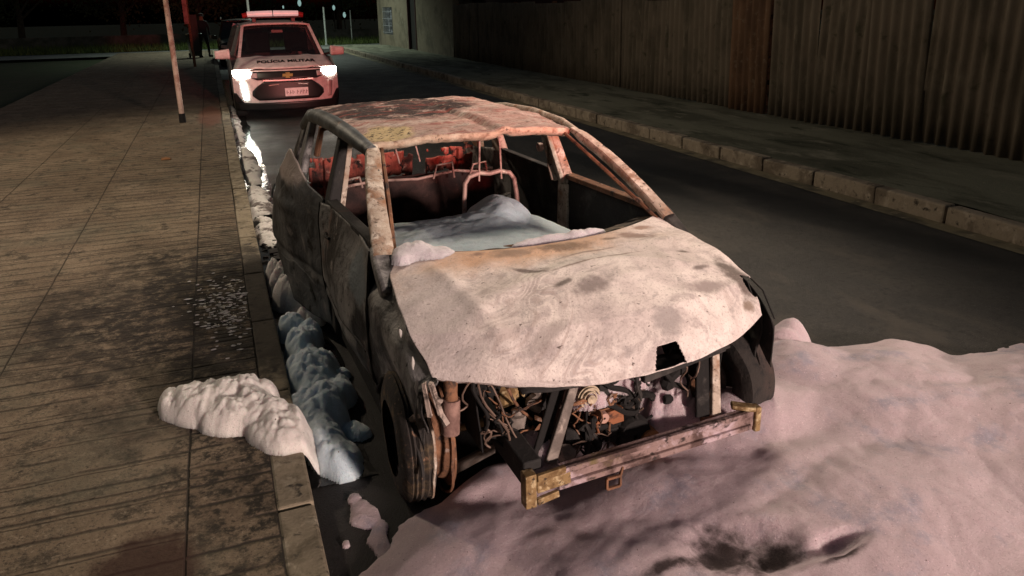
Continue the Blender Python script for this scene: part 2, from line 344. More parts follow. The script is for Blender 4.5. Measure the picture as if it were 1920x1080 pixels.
def walk_mat(near=True):
    m, nt, b = newmat('sidewalk_paving' if near else 'far_sidewalk_concrete', .88, 0, .25); v = coords(nt)
    c = nmix(nt, (.15, .112, .078), (.26, .205, .145), nramp(nt, nnoise(nt, v, 3, 8, .7), .36, .64))
    c = nmix(nt, c, (.065, .052, .038), nramp(nt, nnoise(nt, v, 6, 9, .78), .48, .62))
    c = nmix(nt, c, (.33, .27, .20), nmath(nt, 'MULTIPLY', nramp(nt, nnoise(nt, v, 42, 6, .7), .54, .66), .55))
    c = nmix(nt, c, (.04, .032, .025), nmath(nt, 'MULTIPLY', nramp(nt, nnoise(nt, nmap(nt, v, (1, 1, 1), (2, 9, 0)), 60, 5, .7), .54, .64), .75))
    c = nmix(nt, c, (.12, .115, .085), nmath(nt, 'MULTIPLY', nramp(nt, nnoise(nt, nmap(nt, v, (1, 1, 1), (5, 5, 0)), 1.5, 4), .5, .7), .5))
    sx = nt.nodes.new('ShaderNodeSeparateXYZ'); nt.links.new(nmap(nt, v), sx.inputs[0]); X, Y = sx.outputs[0], sx.outputs[1]
    wob = nmath(nt, 'MULTIPLY', nmath(nt, 'SUBTRACT', nnoise(nt, v, 5, 3), .5), .03)
    def grooves(per, width, off=0, coord=Y):
        t = nmath(nt, 'MULTIPLY', nmath(nt, 'ADD', nmath(nt, 'ADD', coord, wob), off), 1/per)
        fr = nmath(nt, 'FRACT', t); d = nmath(nt, 'ABSOLUTE', nmath(nt, 'SUBTRACT', fr, .5))
        return nramp(nt, d, width/per, 0)
    gb = grooves(.145, .017)
    strip = nmath(nt, 'MULTIPLY', nmath(nt, 'GREATER_THAN', X, -.29), nmath(nt, 'LESS_THAN', X, .04))
    broken = nramp(nt, nnoise(nt, nmap(nt, v, (1, 4, 1), (0, 3, 1)), 2.2, 3), .36, .5)
    g = nmath(nt, 'MULTIPLY', gb, nmath(nt, 'MULTIPLY', nmath(nt, 'ADD', nmath(nt, 'MULTIPLY', nmath(nt, 'SUBTRACT', 1, strip), .75), strip), broken))
    fine = nmath(nt, 'MULTIPLY', grooves(.06, .014), strip)
    farm = nramp(nt, Y, 3.6, 5.0)
    g = nmath(nt, 'ADD', g, nmath(nt, 'MULTIPLY', fine, nmath(nt, 'MULTIPLY', farm, .7)))
    g2 = nmath(nt, 'MULTIPLY', grooves(.72, .012, .2), nramp(nt, X, .04, -.0))
    g3 = nmath(nt, 'MULTIPLY', grooves(.29, .008, .1), nmath(nt, 'MULTIPLY', nmath(nt, 'LESS_THAN', X, -.29), .7))
    def seam(x0, wd=.008): return nramp(nt, nmath(nt, 'ABSOLUTE', nmath(nt, 'SUBTRACT', nmath(nt, 'ADD', X, nmath(nt, 'MULTIPLY', wob, .3)), x0)), wd, 0)
    for s_ in (seam(-.29), seam(.035), nmath(nt, 'MULTIPLY', seam(-1.25), .8), nmath(nt, 'MULTIPLY', seam(-2.2), .8), nmath(nt, 'MULTIPLY', g2, .7), nmath(nt, 'MULTIPLY', g3, .8)):
        g = nmath(nt, 'MAXIMUM', g, s_)
    c = nmix(nt, c, (.022, .019, .015), nmath(nt, 'MULTIPLY', g, .95))
    # soot thrown over the paving beside the wreck, and burnt grime
    so = nblob(nt, v, (-.2, 5.1, 0), (1.15, 1.75, 1), dist=.42, nscale=3.2, soft=(.5, 1.15))
    c = nmix(nt, c, (.022, .018, .015), nmath(nt, 'MULTIPLY', so, nramp(nt, nnoise(nt, v, 9, 8, .8), .36, .54)))
    c = nmix(nt, c, (.03, .026, .02), nmath(nt, 'MULTIPLY', nblob(nt, v, (.1, 3.2, 0), (.5, 1.4, 1), dist=.4, nscale=5), nramp(nt, nnoise(nt, v, 13, 7, .75), .46, .6)))
    fl = nblob(nt, v, (-.06, 5.05, 0), (.24, .45, 1), dist=.3, nscale=5)
    c = nmix(nt, c, (.62, .58, .52), nmath(nt, 'MULTIPLY', fl, nramp(nt, nnoise(nt, nmap(nt, v, (1, .6, 1)), 32, 3, .6), .60, .66)))
    # red mud smears
    c = nmix(nt, c, (.20, .07, .045), nmath(nt, 'MULTIPLY', nblob(nt, v, (-.16, 15.2, 0), (.22, 1.6, 1), dist=.3), .6))
    c = nmix(nt, c, (.045, .022, .016), nmath(nt, 'MULTIPLY', nblob(nt, v, (-.42, 2.45, 0), (.20, .30, 1), dist=.2, nscale=9), .9))
    c = nmix(nt, c, (.025, .02, .016), nmath(nt, 'MULTIPLY', nramp(nt, nnoise(nt, v, 28, 5, .6), .63, .7), .8))
    nt.links.new(c, b.inputs['Base Color'])
    hgt = nmath(nt, 'SUBTRACT', nnoise(nt, v, 26, 8, .7), nmath(nt, 'MULTIPLY', g, .9))
    nbump(nt, b, hgt, .016)
    return m
M_walk = walk_mat()
mb = MB()
mb.grid(40, 300, lambda u, v: (-4.2+u*4.235, -6+v*47.8, .15+.006*fbm((-4.2+u*4.2, -6+v*47.8, 0), 1.2)))
structure(mb.build('sidewalk', M_walk, smooth=True))
M_kerb = layered('kerb_concrete', (.26, .22, .16), [((.12, .10, .07), 5, .42, .65), ((.34, .30, .23), 9, .55, .7), ((.04, .035, .03), 16, .55, .68)], .88, 0, (35, .008),
    blobs=[((.1, 5.0, .1), (.4, 1.3, .5), (.02, .017, .015), dict(dist=.35, amt=.85))])
mb = MB(); y = -6; k = 0
while y < 41.8:
    L = .95+.06*random.random(); dx = random.uniform(-.006, .006); dz = random.uniform(-.005, .004)
    mb.box(.037+dx, .1765+dx, y+.006, y+L-.006, -.1, .153+dz); y += L
structure(mb.build('kerb', M_kerb, smooth=False, bevel=.012, jitter=.006, jscale=3))
# far pavement
M_farwalk = layered('far_pavement_concrete', (.17, .17, .125), [((.085, .085, .06), 1.3, .42, .62, (1, .35, 1)), ((.22, .21, .16), 3.5, .52, .7, (1, .5, 1)), ((.04, .045, .028), 2.2, .56, .7, (1.2, .4, 1)), ((.30, .27, .2), 14, .64, .74)], .92, 0, (20, .012))
mb = MB(); mb.grid(30, 200, lambda u, v: (6.25+u*2.8, -8+v*50.2, .15-.05*sst(.5, 1, u)+.02*fbm((u*2.8, v*50, 4), .8)))
structure(mb.build('far_sidewalk', M_farwalk))
mb = MB(); y = -8; 
while y < 41.8:
    L = .80+.1*random.random(); dx = random.uniform(-.015, .015); dz = random.uniform(-.01, .008)
    mb.box(6.09+dx, 6.24+dx, y+.01, y+L-.01, -.1, .165+dz); y += L
structure(mb.build('far_kerb', layered('worn_kerb_stones', (.30, .25, .19), [((.15, .12, .09), 3, .42, .62), ((.40, .34, .27), 8, .55, .7), ((.06, .05, .04), 13, .58, .7)], .88, 0, (30, .01)), smooth=False, bevel=.02, jitter=.012, jscale=2.5))

# grass: a sheet of verge plus blades beyond the cross road
M_grass = layered('night_grass', (.07, .10, .025), [((.11, .13, .04), 3, .45, .65), ((.03, .05, .015), 8, .5, .7)], .9)
mb = MB(); mb.grid(40, 14, lambda u, v: (-32+u*80, 46.1+v*9, .02+.05*fbm((u*80, v*9, 0), .4)))
structure(mb.build('grass_verge', M_grass))
mb = MB()
for i in range(9000):
    x = random.uniform(-14, 13); y = 46.1+random.random()**1.5*6.5; h = random.uniform(.10, .38)*(1+.5*fbm((x, y, 0), .5)); a = random.random()*pi; wd = .03
    q = Vector((cos(a)*wd, sin(a)*wd, 0)); t = Vector((random.uniform(-.1, .1), random.uniform(-.1, .1), h)); p = Vector((x, y, .02))
    mb.add([p-q, p+q, p+t], [(0, 1, 2)])
mb.keepn = 1
tag(mb.build('grass', M_grass, smooth=False), 'rough green grass along the far side of the crossing', 'grass', kind='stuff')

exec_parts = []
# ------------------------------------------------------------------ far right: corrugated fence, wall, building, house
M_corr = layered('fibre_cement_sheet', (.150, .122, .092), [((.09, .075, .055), 2.5, .42, .66, (1, 1, .35)), ((.19, .16, .12), 7, .55, .72, (1, 1, .3)), ((.06, .055, .035), 3, .58, .72)], .9, 0, (40, .004))
M_corr2 = layered('rusty_brown_sheet', (.15, .085, .05), [((.09, .05, .03), 3, .42, .62, (1, 1, .3)), ((.18, .13, .09), 8, .55, .7)], .9, 0, (40, .004))
fence = tag(empty('corrugated_fence', (8.84, 16, .1)), 'long grey-brown corrugated sheet fence along the far side of the pavement', 'fence')
yy = 1.5; k = 0
while yy < 29.3:
    W = 1.06; h = 2.0+random.uniform(-.03, .04); z0 = .10+random.uniform(-.03, .03); tilt = random.uniform(-.012, .012); off = random.uniform(-.02, .02)
    gap = (7.9 < yy < 8.9)
    mb = MB()
    def f(u, v, yy=yy, W=W, h=h, z0=z0, tilt=tilt, off=off):
        Y = yy+u*W; Z = z0+v*h
        return (off+.042*sin(2*pi*Y/.177)+.01*fbm((Y, Z, 0), 1.5)-tilt*Z, Y-16+tilt*Z*1.5, Z-.1)
    mb.grid(48, 3, f)
    o = mb.build('corrugated_sheet', M_corr2 if 10.2 < yy < 11.3 else M_corr, fence, thick=.006, autos=False)
    if 10.2 < yy < 11.3: o['label'] = 'browner replacement sheet'
    yy += W-.03+(.10 if 9.0 < yy < 10.2 else 0); k += 1
mb = MB()
for y in range(2, 30, 3): mb.box(.06, .15, y-16, y-15.91, -.1, 2.0)
mb.box(.06, .10, -14, 13.4, .5, .58); mb.box(.06, .10, -14, 13.4, 1.6, 1.68)
mb.build('fence_frame', M_rust, fence, smooth=False)

M_plaster = layered('aged_plaster', (.20, .165, .12), [((.13, .11, .08), 1.2, .45, .62), ((.24, .21, .16), 4, .55, .7), ((.09, .08, .06), 2.4, .6, .75)], .92, 0, (20, .01))
M_dark = plain('dark_paint', (.02, .018, .018), .6)
M_darkred = plain('dark_red_paint', (.05, .012, .015), .6)
wall = empty('boundary_wall', (8.84, 32, 0)); tag(wall, 'plain brownish rendered wall between the corrugated fence and the corner building', 'wall')
mb = MB(); mb.box(0, .2, -2.72, 3.1, -.1, 3.4); mb.build('wall_panel', M_plaster, wall, smooth=False)
mb = MB(); mb.box(-.05, .25, -2.7, 3.1, 3.403, 3.5); mb.build('coping', M_kerb, wall, smooth=False)
bld = empty('corner_building', (8.84, 39.5, 0)); tag(bld, 'brown rendered building with barred window at the far street corner', 'building')
mb = MB()
# wall facing the street with door and window openings
def wallrect(y0, y1, z0, z1): mb.box(0, .25, y0, y1, z0, z1)
wallrect(-4.38, -4.2, -.1, 3.6); wallrect(-4.2, -2.75, 2.75, 3.6); wallrect(-2.75, .7, -.1, 3.6); wallrect(.7, 3.0, -.1, .65); wallrect(.7, 3.0, 2.05, 3.6); wallrect(3.0, 4.4, -.1, 3.6)
mb.box(.25, 6, 4.15, 4.4, -.1, 3.6); mb.box(.25, 6, -4.38, -4.15, -.1, 3.6); mb.box(5.75, 6, -4.15, 4.15, -.1, 3.6)
mb.build('wall', M_plaster, bld, smooth=False)
mb = MB(); mb.box(-.3, 6.3, -4.5, 4.7, 3.603, 3.75); mb.build('roof', M_dark, bld, smooth=False)
d = MB(); d.box(.10, .14, -4.195, -2.755, .02, 2.745); dr = d.build('door', M_dark, bld, smooth=False)
d = MB(); d.box(-.03, .08, -4.27, -4.16, -.05, 2.8); d.box(-.03, .08, -2.80, -2.70, -.05, 2.8); d.box(-.03, .08, -4.16, -2.8, 2.74, 2.82); d.build('door_frame', M_darkred, bld, smooth=False)
wn = MB(); wn.box(.12, .13, .705, 2.995, .655, 2.045); wn_o = wn.build('window', plain('dark_glass', (.012, .013, .016), .15), bld, smooth=False)
g = MB()
for i in range(8): g.box(-.02, .005, .78+i*.3, .81+i*.3, .66, 2.04)
for z in (.75, 1.1, 1.45, 1.8): g.box(-.035, -.021, .71, 2.99, z, z+.025)
g.build('window_grille', plain('pale_ironwork', (.34, .35, .38), .5), wn_o, smooth=False)
g = MB()
g.grid(60, 10, lambda u, v: (.095+.012*sin(u*60), .95+u*1.55, .8+1.1*v))
g.build('curtain', layered('pale_curtain_cloth', (.03, .03, .035), [((.36, .36, .42), 2.2, .5, .56)], .9), wn_o)

hs = empty('dark_house', (14, 32, 0)); tag(hs, 'dark house whose eaves show above the corrugated fence', 'house')
mb = MB(); mb.box(-2.5, 3, -7, 9, -.1, 3.0); mb.build('wall', M_darkred, hs, smooth=False)
mb = MB(); mb.add([(-3.1,-7.5,3.0),(3.5,-7.5,3.0),(3.5,9.5,3.0),(-3.1,9.5,3.0),(.2,-6,4.6),(.2,8,4.6)], [(0,1,4),(1,2,5,4),(2,3,5),(3,0,4,5),(0,3,2,1)]); mb.build('roof', M_dark, hs, smooth=False)
mb = MB(); mb.tube([(-2.7, 4.6, -.1), (-2.7, 4.6, 2.99)], .045); mb.build('porch_post', plain('white_post_paint', (.6, .6, .6), .6), hs)

# ------------------------------------------------------------------ far end: low wall, posts, trees, distant lamps
lw = MB(); lw.box(-30, 30, 52.2, 52.4, -.05, .72)
tag(lw.build('low_wall', layered('weathered_block', (.10, .10, .09), [((.05, .055, .045), 1.4, .4, .62)], .95), smooth=False), 'low weathered wall behind the far grass', 'wall')
M_wpost = plain('white_painted_steel', (.5, .52, .5), .5)
def post(x, y, h, r, label, cat='post', name='white_post'):
    t = tag(empty(name, (x, y, .02)), label, cat)
    m = MB(); m.tube([(0, 0, 0), (0, 0, h)], [r, r*.9], 10); m.build('pole', M_wpost, t)
    m = MB(); m.lathe([(0, .001), (0, r*2.2), (.06, r*2.2), (.08, r), (.08, .001)], (0, 0, 0), 'z', 12); m.build('base', M_wpost, t)
    return t
post(6.22, 46.2, 2.1, .055, 'slim white post in the far grass right of the police car')
post(8.1, 48.5, 1.9, .035, 'thin faint post in the far grass nearer the corner building')
t = post(2.16, 46.4, 7.5, .07, 'tall pale lamp pole rising behind the police car light bar', 'lamp pole', 'lamp_pole')
m = MB(); m.tube([(0, 0, 7.4), (.3, -.3, 7.7), (1.0, -1.0, 7.8)], .04, 8); m.build('arm', M_wpost, t)
m = MB(); m.bar((1.0, -1.0, 7.8), (1.4, -1.4, 7.8), .25, .1); m.build('lamp_head', M_dark, t)

M_bark = layered('dark_bark', (.06, .045, .03), [((.03, .025, .02), 8, .4, .6)], .95)
M_leaf = layered('night_foliage', (.028, .045, .018), [((.05, .07, .025), 1.5, .5, .7)], .8, bump=None)
M_leaf2 = layered('olive_night_foliage', (.05, .055, .02), [((.025, .03, .012), 1.5, .5, .7)], .8, bump=None)
def tree(x, y, h, rc, zc, leaf, label, n=2600):
    t = tag(empty('broadleaf_tree', (x, y, 0)), label, 'tree', 'dark trees beyond the far grass')
    m = MB(); m.tube([(0, 0, 0), (.1, .05, h*.3), (0, .1, h*.6)], [.22, .17, .09], 9)
    for i in range(6):
        a = i*1.05; m.tube([(.05, .05, h*(.25+.05*i)), (cos(a)*rc*.5, sin(a)*rc*.5, h*(.45+.05*i)), (cos(a)*rc*.85, sin(a)*rc*.85, h*(.55+.06*i))], [.09, .05, .02], 6)
    m.build('trunk', M_bark, t)
    m = MB(); m.keepn = 1; cl = []
    for i in range(26):
        a = random.random()*2*pi; q = random.random()**.5; cl.append(Vector((cos(a)*rc*q, sin(a)*rc*q, zc+random.uniform(-.5, .5)*h*.75*(1-q*.4))))
    for i in range(n):
        c = random.choice(cl); p = c+Vector((random.gauss(0, 1), random.gauss(0, 1), random.gauss(0, .8)))*rc*.20
        s = random.uniform(.06, .16); a = Vector((random.uniform(-1, 1), random.uniform(-1, 1), random.uniform(-1, 1))).normalized()*s; b = a.cross(Vector((random.random(), random.random(), .3))).normalized()*s*.6
        m.add([p-a, p+b, p+a, p-b], [(0, 1, 2, 3)])
    m.build('crown', leaf, t, smooth=False)
for x, y, h, rc, zc, lf, lb in ((-11, 57, 6.5, 3.0, 3.8, M_leaf, 'dark tree at the far left behind the leaning poles'),
        (-5.5, 60, 7, 3.0, 4.2, M_leaf2, 'dull olive tree left of the tall lamp pole'), (-.6, 56.5, 6, 2.6, 3.4, M_leaf2, 'dull olive tree just left of the police car roof'),
        (4.2, 61, 6.5, 2.8, 3.6, M_leaf, 'dark tree directly behind the police car light bar'), (8.8, 58, 6, 2.6, 3.4, M_leaf, 'dark tree behind the slim white post'),
        (13, 60, 7, 3.2, 3.8, M_leaf, 'dark tree beside the corner building')):
    tree(x, y, h, rc, zc, lf, lb)
M_far = plain('distant_lamp_glow', (.8, 1, .95), .5, 0, (.55, .9, .85), .35)
for i, (x, y, z, s, lb) in enumerate(((4.9, 66, 2.2, .12, 'leftmost of the far-off lights glimpsed between trees above the police car'), (6.0, 66, 2.45, .26, 'second far-off light from the left above the police car'),
        (8.3, 66, 2.1, .2, 'third far-off light from the left, beside the slim white post'), (9.0, 66, 1.6, .22, 'lowest far-off light beside the slim white post'))):
    t = tag(empty('distant_lamp', (x, y-9.6, 0)), lb, 'lamp', 'distant lights beyond the trees')
    m = MB(); m.tube([(0, 0, 0), (0, 0, z-.02)], .04, 6); m.build('pole', M_dark, t)
    m = MB(); m.lathe([(-s*.9, .01), (-s*.6, s*.35), (0, s*.5), (s*.6, s*.35), (s*.9, .01)], (0, -.05, z), 'z', 8); m.build('lamp_globe', M_far, t)

# poles on the left pavement
M_pinkpole = layered('pink_white_peeling_pole', (.46, .34, .28), [((.26, .13, .10), 3, .45, .62), ((.12, .08, .06), 12, .58, .7)], .8, 0, (60, .003))
t = tag(empty('leaning_pole', (-.607, 14.44, .15)), 'pale peeling pole on the left pavement, nearest to the kerbside foam', 'pole')
m = MB(); m.tube([(0, 0, 0), (-.005, 0, 1.0), (-.02, 0, 3.4)], [.045, .045, .04], 10); m.build('shaft', M_pinkpole, t)
m = MB(); m.tube([(0, 0, 0), (0, 0, .16)], [.06, .055], 10); m.build('base_sleeve', M_char, t)
t = tag(empty('street_sign', (-.60, 29.5, .15)), 'pole with a dark board seen edge-on, farther along the left pavement', 'sign')
m = MB(); m.tube([(0, 0, 0), (-.05, 0, 3.6)], [.05, .06], 10); m.build('pole', M_rust, t)
m = MB(); m.box(-.02, .24, -.03, .03, .52, 1.75); m.build('dark_board', M_dark, t, smooth=False)
m = MB(); m.bar((-.09, -.08, 1.45), (-.1, -.08, 3.6), .14, .06, (0, 1, 0)); m.build('pink_board', layered('pink_board_paint', (.42, .22, .20), [((.22, .10, .09), 4, .45, .65)], .8), t, smooth=False)

# dark vehicle parked behind the police car
M_dkgreen = plain('dark_green_car_paint', (.012, .022, .018), .22, .2)
def dark_suv():
    t = tag(empty('parked_suv', (1.16, 30.5, 0)), 'dark green SUV parked against the kerb behind the police car', 'car')
    secs = [(0, .84, .40, .70, .0), (.12, .90, .30, .92, .0), (1.0, .92, .25, 1.02, 0), (4.2, .92, .25, 1.02, 0), (4.45, .84, .32, .9, 0)]
    m = MB(); n = 16
    for i, (y, hw, z0, z1, _) in enumerate(secs):
        for k in range(n):
            a = 2*pi*k/n+pi/n; cx_ = abs(cos(a))**.45*(1 if cos(a) > 0 else -1); cz = abs(sin(a))**.45*(1 if sin(a) > 0 else -1)
            m.v.append((hw*cx_, y, (z0+z1)/2+(z1-z0)/2*cz))
    for i in range(len(secs)-1):
        for k in range(n): m.f.append((i*n+k, i*n+(k+1)%n, (i+1)*n+(k+1)%n, (i+1)*n+k))
    m.f.append(tuple(range(n))); m.f.append(tuple(range((len(secs)-1)*n, len(secs)*n)))
    m.build('body', M_dkgreen, t)
    m = MB(); m.add([(-.80,1.15,1.0),(.80,1.15,1.0),(.62,1.85,1.62),(-.62,1.85,1.62),(-.82,4.3,1.0),(.82,4.3,1.0),(.64,4.0,1.62),(-.64,4.0,1.62)], [(0,1,2,3),(1,5,6,2),(5,4,7,6),(4,0,3,7)])
    m.build('window_glass', plain('suv_glass', (.01, .012, .012), .1), t, smooth=False)
    m = MB(); m.grid(8, 8, lambda u, v: (-.66+1.32*u, 1.8+v*2.3, 1.625+.06*(1-(2*u-1)**2)*(1-(2*v-1)**4)))
    m.build('roof', M_dkgreen, t, thick=.03)
    for s in (-1, 1):
        m = MB(); m.tube([(s*.70, 1.7, 1.70), (s*.68, 2.4, 1.76), (s*.68, 3.8, 1.74)], .02, 6); m.build('roof_rail', M_steel, t)
        m = MB(); m.bar((s*.92, 1.3, 1.05), (s*1.10, 1.25, 1.08), .09, .14); m.build('wing_mirror', M_dkgreen, t, bevel=.02)
        m = MB(); m.bar((s*.55, -.02, .72), (s*.82, .05, .76), .06, .12); m.build('headlight', plain('headlight_lens_dim', (.4, .38, .34), .2), t, bevel=.02)
        for y in (.85, 3.6):
            m = MB(); m.lathe([(-.1, .2), (-.1, .33), (-.06, .36), (.06, .36), (.1, .33), (.1, .2)], (s*.80, y, .36), 'x', 24); wh = m.build('wheel', M_char, t)
            m = MB(); m.lathe([(-.03*s, .01), (0, .2)], (s*.90, y, .36), 'x', 16); m.build('rim', M_steel, wh)
dark_suv()

# ------------------------------------------------------------------ person beside the SUV
def person(x, y, rz):
    t = tag(empty('person', (x, y, .15), rz), 'person in dark uniform standing with feet apart on the left pavement beside the parked SUV', 'person')
    me = bpy.data.meshes.new('body')
    V = []; E = []; Rr = []
    def add(p, r, par=None):
        V.append(p); Rr.append(r)
        if par is not None: E.append((par, len(V)-1))
        return len(V)-1
    pel = add((0, 0, .95), .15)
    sp = add((0, 0, 1.15), .145, pel); ch = add((0, -.01, 1.34), .165, sp); nk = add((0, 0, 1.50), .06, ch); hd = add((0, -.01, 1.60), .085, nk); tp = add((0, 0, 1.70), .085, hd)
    for s in (-1, 1):
        hip = add((s*.10, 0, .88), .10, pel); kn = add((s*.15, -.02, .48), .065, hip); an = add((s*.18, .02, .09), .045, kn); add((s*.20, -.15, .04), .035, an)
        sh = add((s*.19, 0, 1.42), .065, ch); el = add((s*.27, .03, 1.14), .047, sh); wr = add((s*.25, -.06, .90), .03, el); pm = add((s*.25, -.08, .83), .035, wr)
        for k in range(4): f1 = add((s*.25+.012*(k-1.5)*0, -.10+.022*k-.01, .77-.004*abs(k-1.5)), .010, pm); add((s*.245, -.10+.022*k-.015, .735), .009, f1)
        th = add((s*.235, -.115, .80), .011, pm); add((s*.228, -.13, .775), .009, th)
    me.from_pydata(V, E, [])
    o = bpy.data.objects.new('body', me); C.objects.link(o); o.parent = t
    m = o.modifiers.new('k', 'SKIN'); lay = me.skin_vertices[0]
    for i, r in enumerate(Rr): lay.data[i].radius = (r, r*.8 if i < 4 else r)
    lay.data[0].use_root = True
    o.modifiers.new('s', 'SUBSURF').levels = 1; o.modifiers['s'].render_levels = 2
    mt, nt_, b = newmat('uniform_and_skin', .9); v = coords(nt_)
    sx = nt_.nodes.new('ShaderNodeSeparateXYZ'); nt_.links.new(v, sx.inputs[0])
    hm = nmath(nt_, 'MAXIMUM', nmath(nt_, 'GREATER_THAN', sx.outputs[2], 1.50), nmath(nt_, 'MULTIPLY', nmath(nt_, 'LESS_THAN', sx.outputs[2], .89), nmath(nt_, 'GREATER_THAN', nmath(nt_, 'ABSOLUTE', sx.outputs[0]), .215)))
    nt_.links.new(nmix(nt_, (.015, .017, .02), (.22, .13, .09), nmath(nt_, 'MULTIPLY', hm, nmath(nt_, 'GREATER_THAN', sx.outputs[2], .5))), b.inputs['Base Color'])
    me.materials.append(mt)
    m = MB(); m.lathe([(1.66, .105), (1.70, .108), (1.76, .09), (1.79, .04), (1.795, .002)], (0, 0, 0), 'z', 18); m.bar((0, -.09, 1.675), (0, -.17, 1.665), .14, .012); m.build('cap', M_char, t)
    for s in (-1, 1):
        m = MB(); m.bar((s*.185, .07, .05), (s*.21, -.21, .035), .10, .09); m.build('boot', M_char, t, bevel=.02)
person(-.26, 35.6, .3)

t = tag(empty('rubbish_bin', (-.62, 35.2, .15), .2), 'dark wheeled rubbish bin on the left pavement behind the board pole', 'bin')
m = MB(); m.add([(-.2,-.22,.08),(.2,-.22,.08),(.2,.22,.08),(-.2,.22,.08),(-.27,-.3,.95),(.27,-.3,.95),(.27,.3,.95),(-.27,.3,.95)], [(0,3,2,1),(4,5,6,7),(0,1,5,4),(1,2,6,5),(2,3,7,6),(3,0,4,7)]); m.build('bin_body', M_dkgreen, t, smooth=False, bevel=.02)
m = MB(); m.grid(8, 8, lambda u, v: (-.29+.58*u, -.33+.66*v, .965+.06*sin(pi*u)*sin(pi*v))); m.build('lid', M_dkgreen, t, thick=.02)
for s in (-1, 1):
    m = MB(); m.lathe([(-.03, .02), (-.03, .1), (.03, .1), (.03, .02)], (s*.2, .24, .1), 'x', 16); m.build('wheel', M_char, t)
m = MB(); m.tube([(-.22, .3, .9), (-.22, .38, .93), (.22, .38, .93), (.22, .3, .9)], .015, 6); m.build('handle', M_char, t)

# ------------------------------------------------------------------ police car
M_white = plain('white_car_paint', (.70, .67, .66), .28)
M_black = plain('black_plastic', (.015, .015, .016), .4)
M_glass, _n, _b = newmat('tinted_windscreen', .05, 0, .5); _b.inputs['Base Color'].default_value = (.01, .011, .012, 1); _b.inputs['Alpha'].default_value = .82
M_tyre = plain('tyre_rubber', (.018, .018, .018), .85)
M_hl = plain('lit_headlight', (1, 1, 1), .3, 0, (1, .93, .78), 40)
M_drl = plain('lit_running_light', (1, 1, 1), .3, 0, (.85, 1, .86), 14)
M_lens = plain('clear_lens', (.5, .42, .42), .12)
M_chrome = plain('chrome', (.6, .58, .55), .2, 1)
pc = tag(empty('police_car', (1.28, 15.15, 0)), 'white police patrol SUV with lit headlights and roof light bar, parked behind the burnt wreck', 'police car')
HWc = .895
def yf(x): return .40*(abs(x)/HWc)**3.0
def fz(z): return max(0, z-.68)*.55+max(0, .36-z)*.25
def fas(x, z, off=0): return (x, yf(x)+fz(z)-off, z)
def patch(name, mat, zs, off, nu=16, nv=6, thick=.012, parent=pc, smooth=True):
    # zs: rows (z, xl, xr)
    m = MB()
    def f(u, v):
        z0 = zs[0][0]+(zs[-1][0]-zs[0][0])*v
        tab = zs if zs[0][0] < zs[-1][0] else zs[::-1]
        xl, xr = interp(tab, z0)
        return fas(xl+(xr-xl)*u, z0, off)
    m.grid(nu, nv, f); return m.build(name, mat, parent, smooth=smooth, thick=thick)
pc.scale = (1.09, 1, 1.12)
# body shell: front fascia + sides + rear + pillars
m = MB()
m.grid(36, 12, lambda u, v: fas((u*2-1)*HWc, .28+.54*v))
for s in (-1, 1):
    def side(u, v, s=s):
        y = .40+u*3.85; z = .28+v*(.68 if u > .14 else .54+.14*u/.14)
        ar = 0
        for yc in (.85, 3.45):
            d = sqrt((y-yc)**2+(z-.34)**2)
            if d < .40: ar = 1
        x = HWc*(1-.06*max(0, v-.6)**1.5-.02*(1-v))
        return (s*(x-(.12 if ar else 0)), y, z)
    m.grid(60, 14, side)
    # pillars and roof sides
    m.bar((s*.735, .98, .985), (s*.60, 1.72, 1.50), .05, .06, (0, 1, 0)); m.bar((s*.60, 1.72, 1.50), (s*.60, 3.8, 1.52), .05, .05)
    m.bar((s*.62, 2.35, 1.5), (s*.82, 2.35, .95), .09, .03, (0, 1, 0)); m.bar((s*.60, 3.7, 1.5), (s*.80, 4.15, .95), .22, .05, (0, 1, 0))
m.grid(12, 8, lambda u, v: ((u*2-1)*HWc, 4.25, .28+v*.7))
m.build('body', M_white, pc)
m = MB(); m.grid(20, 16, lambda u, v: ((u*2-1)*(.865-.10*v), (yf((u*2-1)*.865)+.075)*(1-v)+v*(.98-.10*(1-(u*2-1)**2)), .822+v*.17+.05*sin(pi*min(1, v+.15)*.9)*(1-(u*2-1)**4)+(.012 if abs(abs(u*2-1)-.55) < .06 else 0)))
bon = m.build('bonnet', M_white, pc, thick=.02)
m = MB(); m.grid(16, 10, lambda u, v: ((u*2-1)*(.715-.125*v), .92+.06*abs(u*2-1)**2+v*(.80-.04), .99+.53*v))
m.build('windscreen', M_glass, pc)
for s in (-1, 1):
    m = MB(); m.grid(8, 4, lambda u, v: (s*(.83-.20*v), 1.15+u*2.9+v*(.65-u*.9), .96+v*.52)); m.build('side_window', M_glass, pc)
    # wheel
    for y in (.85, 3.45):
        m = MB(); m.lathe([(-.1, .19), (-.1, .30), (-.07, .34), (.07, .34), (.1, .30), (.1, .19)], (s*.79, y, .34), 'x', 28); wh = m.build('wheel', M_tyre, pc)
        m = MB(); m.lathe([(s*.02, .02), (s*.05, .06), (s*.0, .12), (s*.06, .2)], (s*.84, y, .34), 'x', 20); m.build('rim', M_steel, wh)
    m = MB(); m.grid(8, 6, lambda u, v: (s*(.88+.24*u), 1.0+.07*(u)-.02*sin(pi*v), 1.0+.14*v*(1-.35*u)+.01*u)); m.build('wing_mirror', M_white, pc, thick=.09)
    m = MB(); m.bar((s*.78, 1.1, 1.0), (s*.9, 1.05, 1.03), .04, .04); m.build('mirror_stalk', M_black, pc)
m = MB(); m.grid(16, 14, lambda u, v: ((u*2-1)*.60, 1.66+v*2.2, 1.52+.065*sin(pi*(.12+.8*v))*(1-(u*2-1)**4))); m.build('roof', M_white, pc, thick=.03)
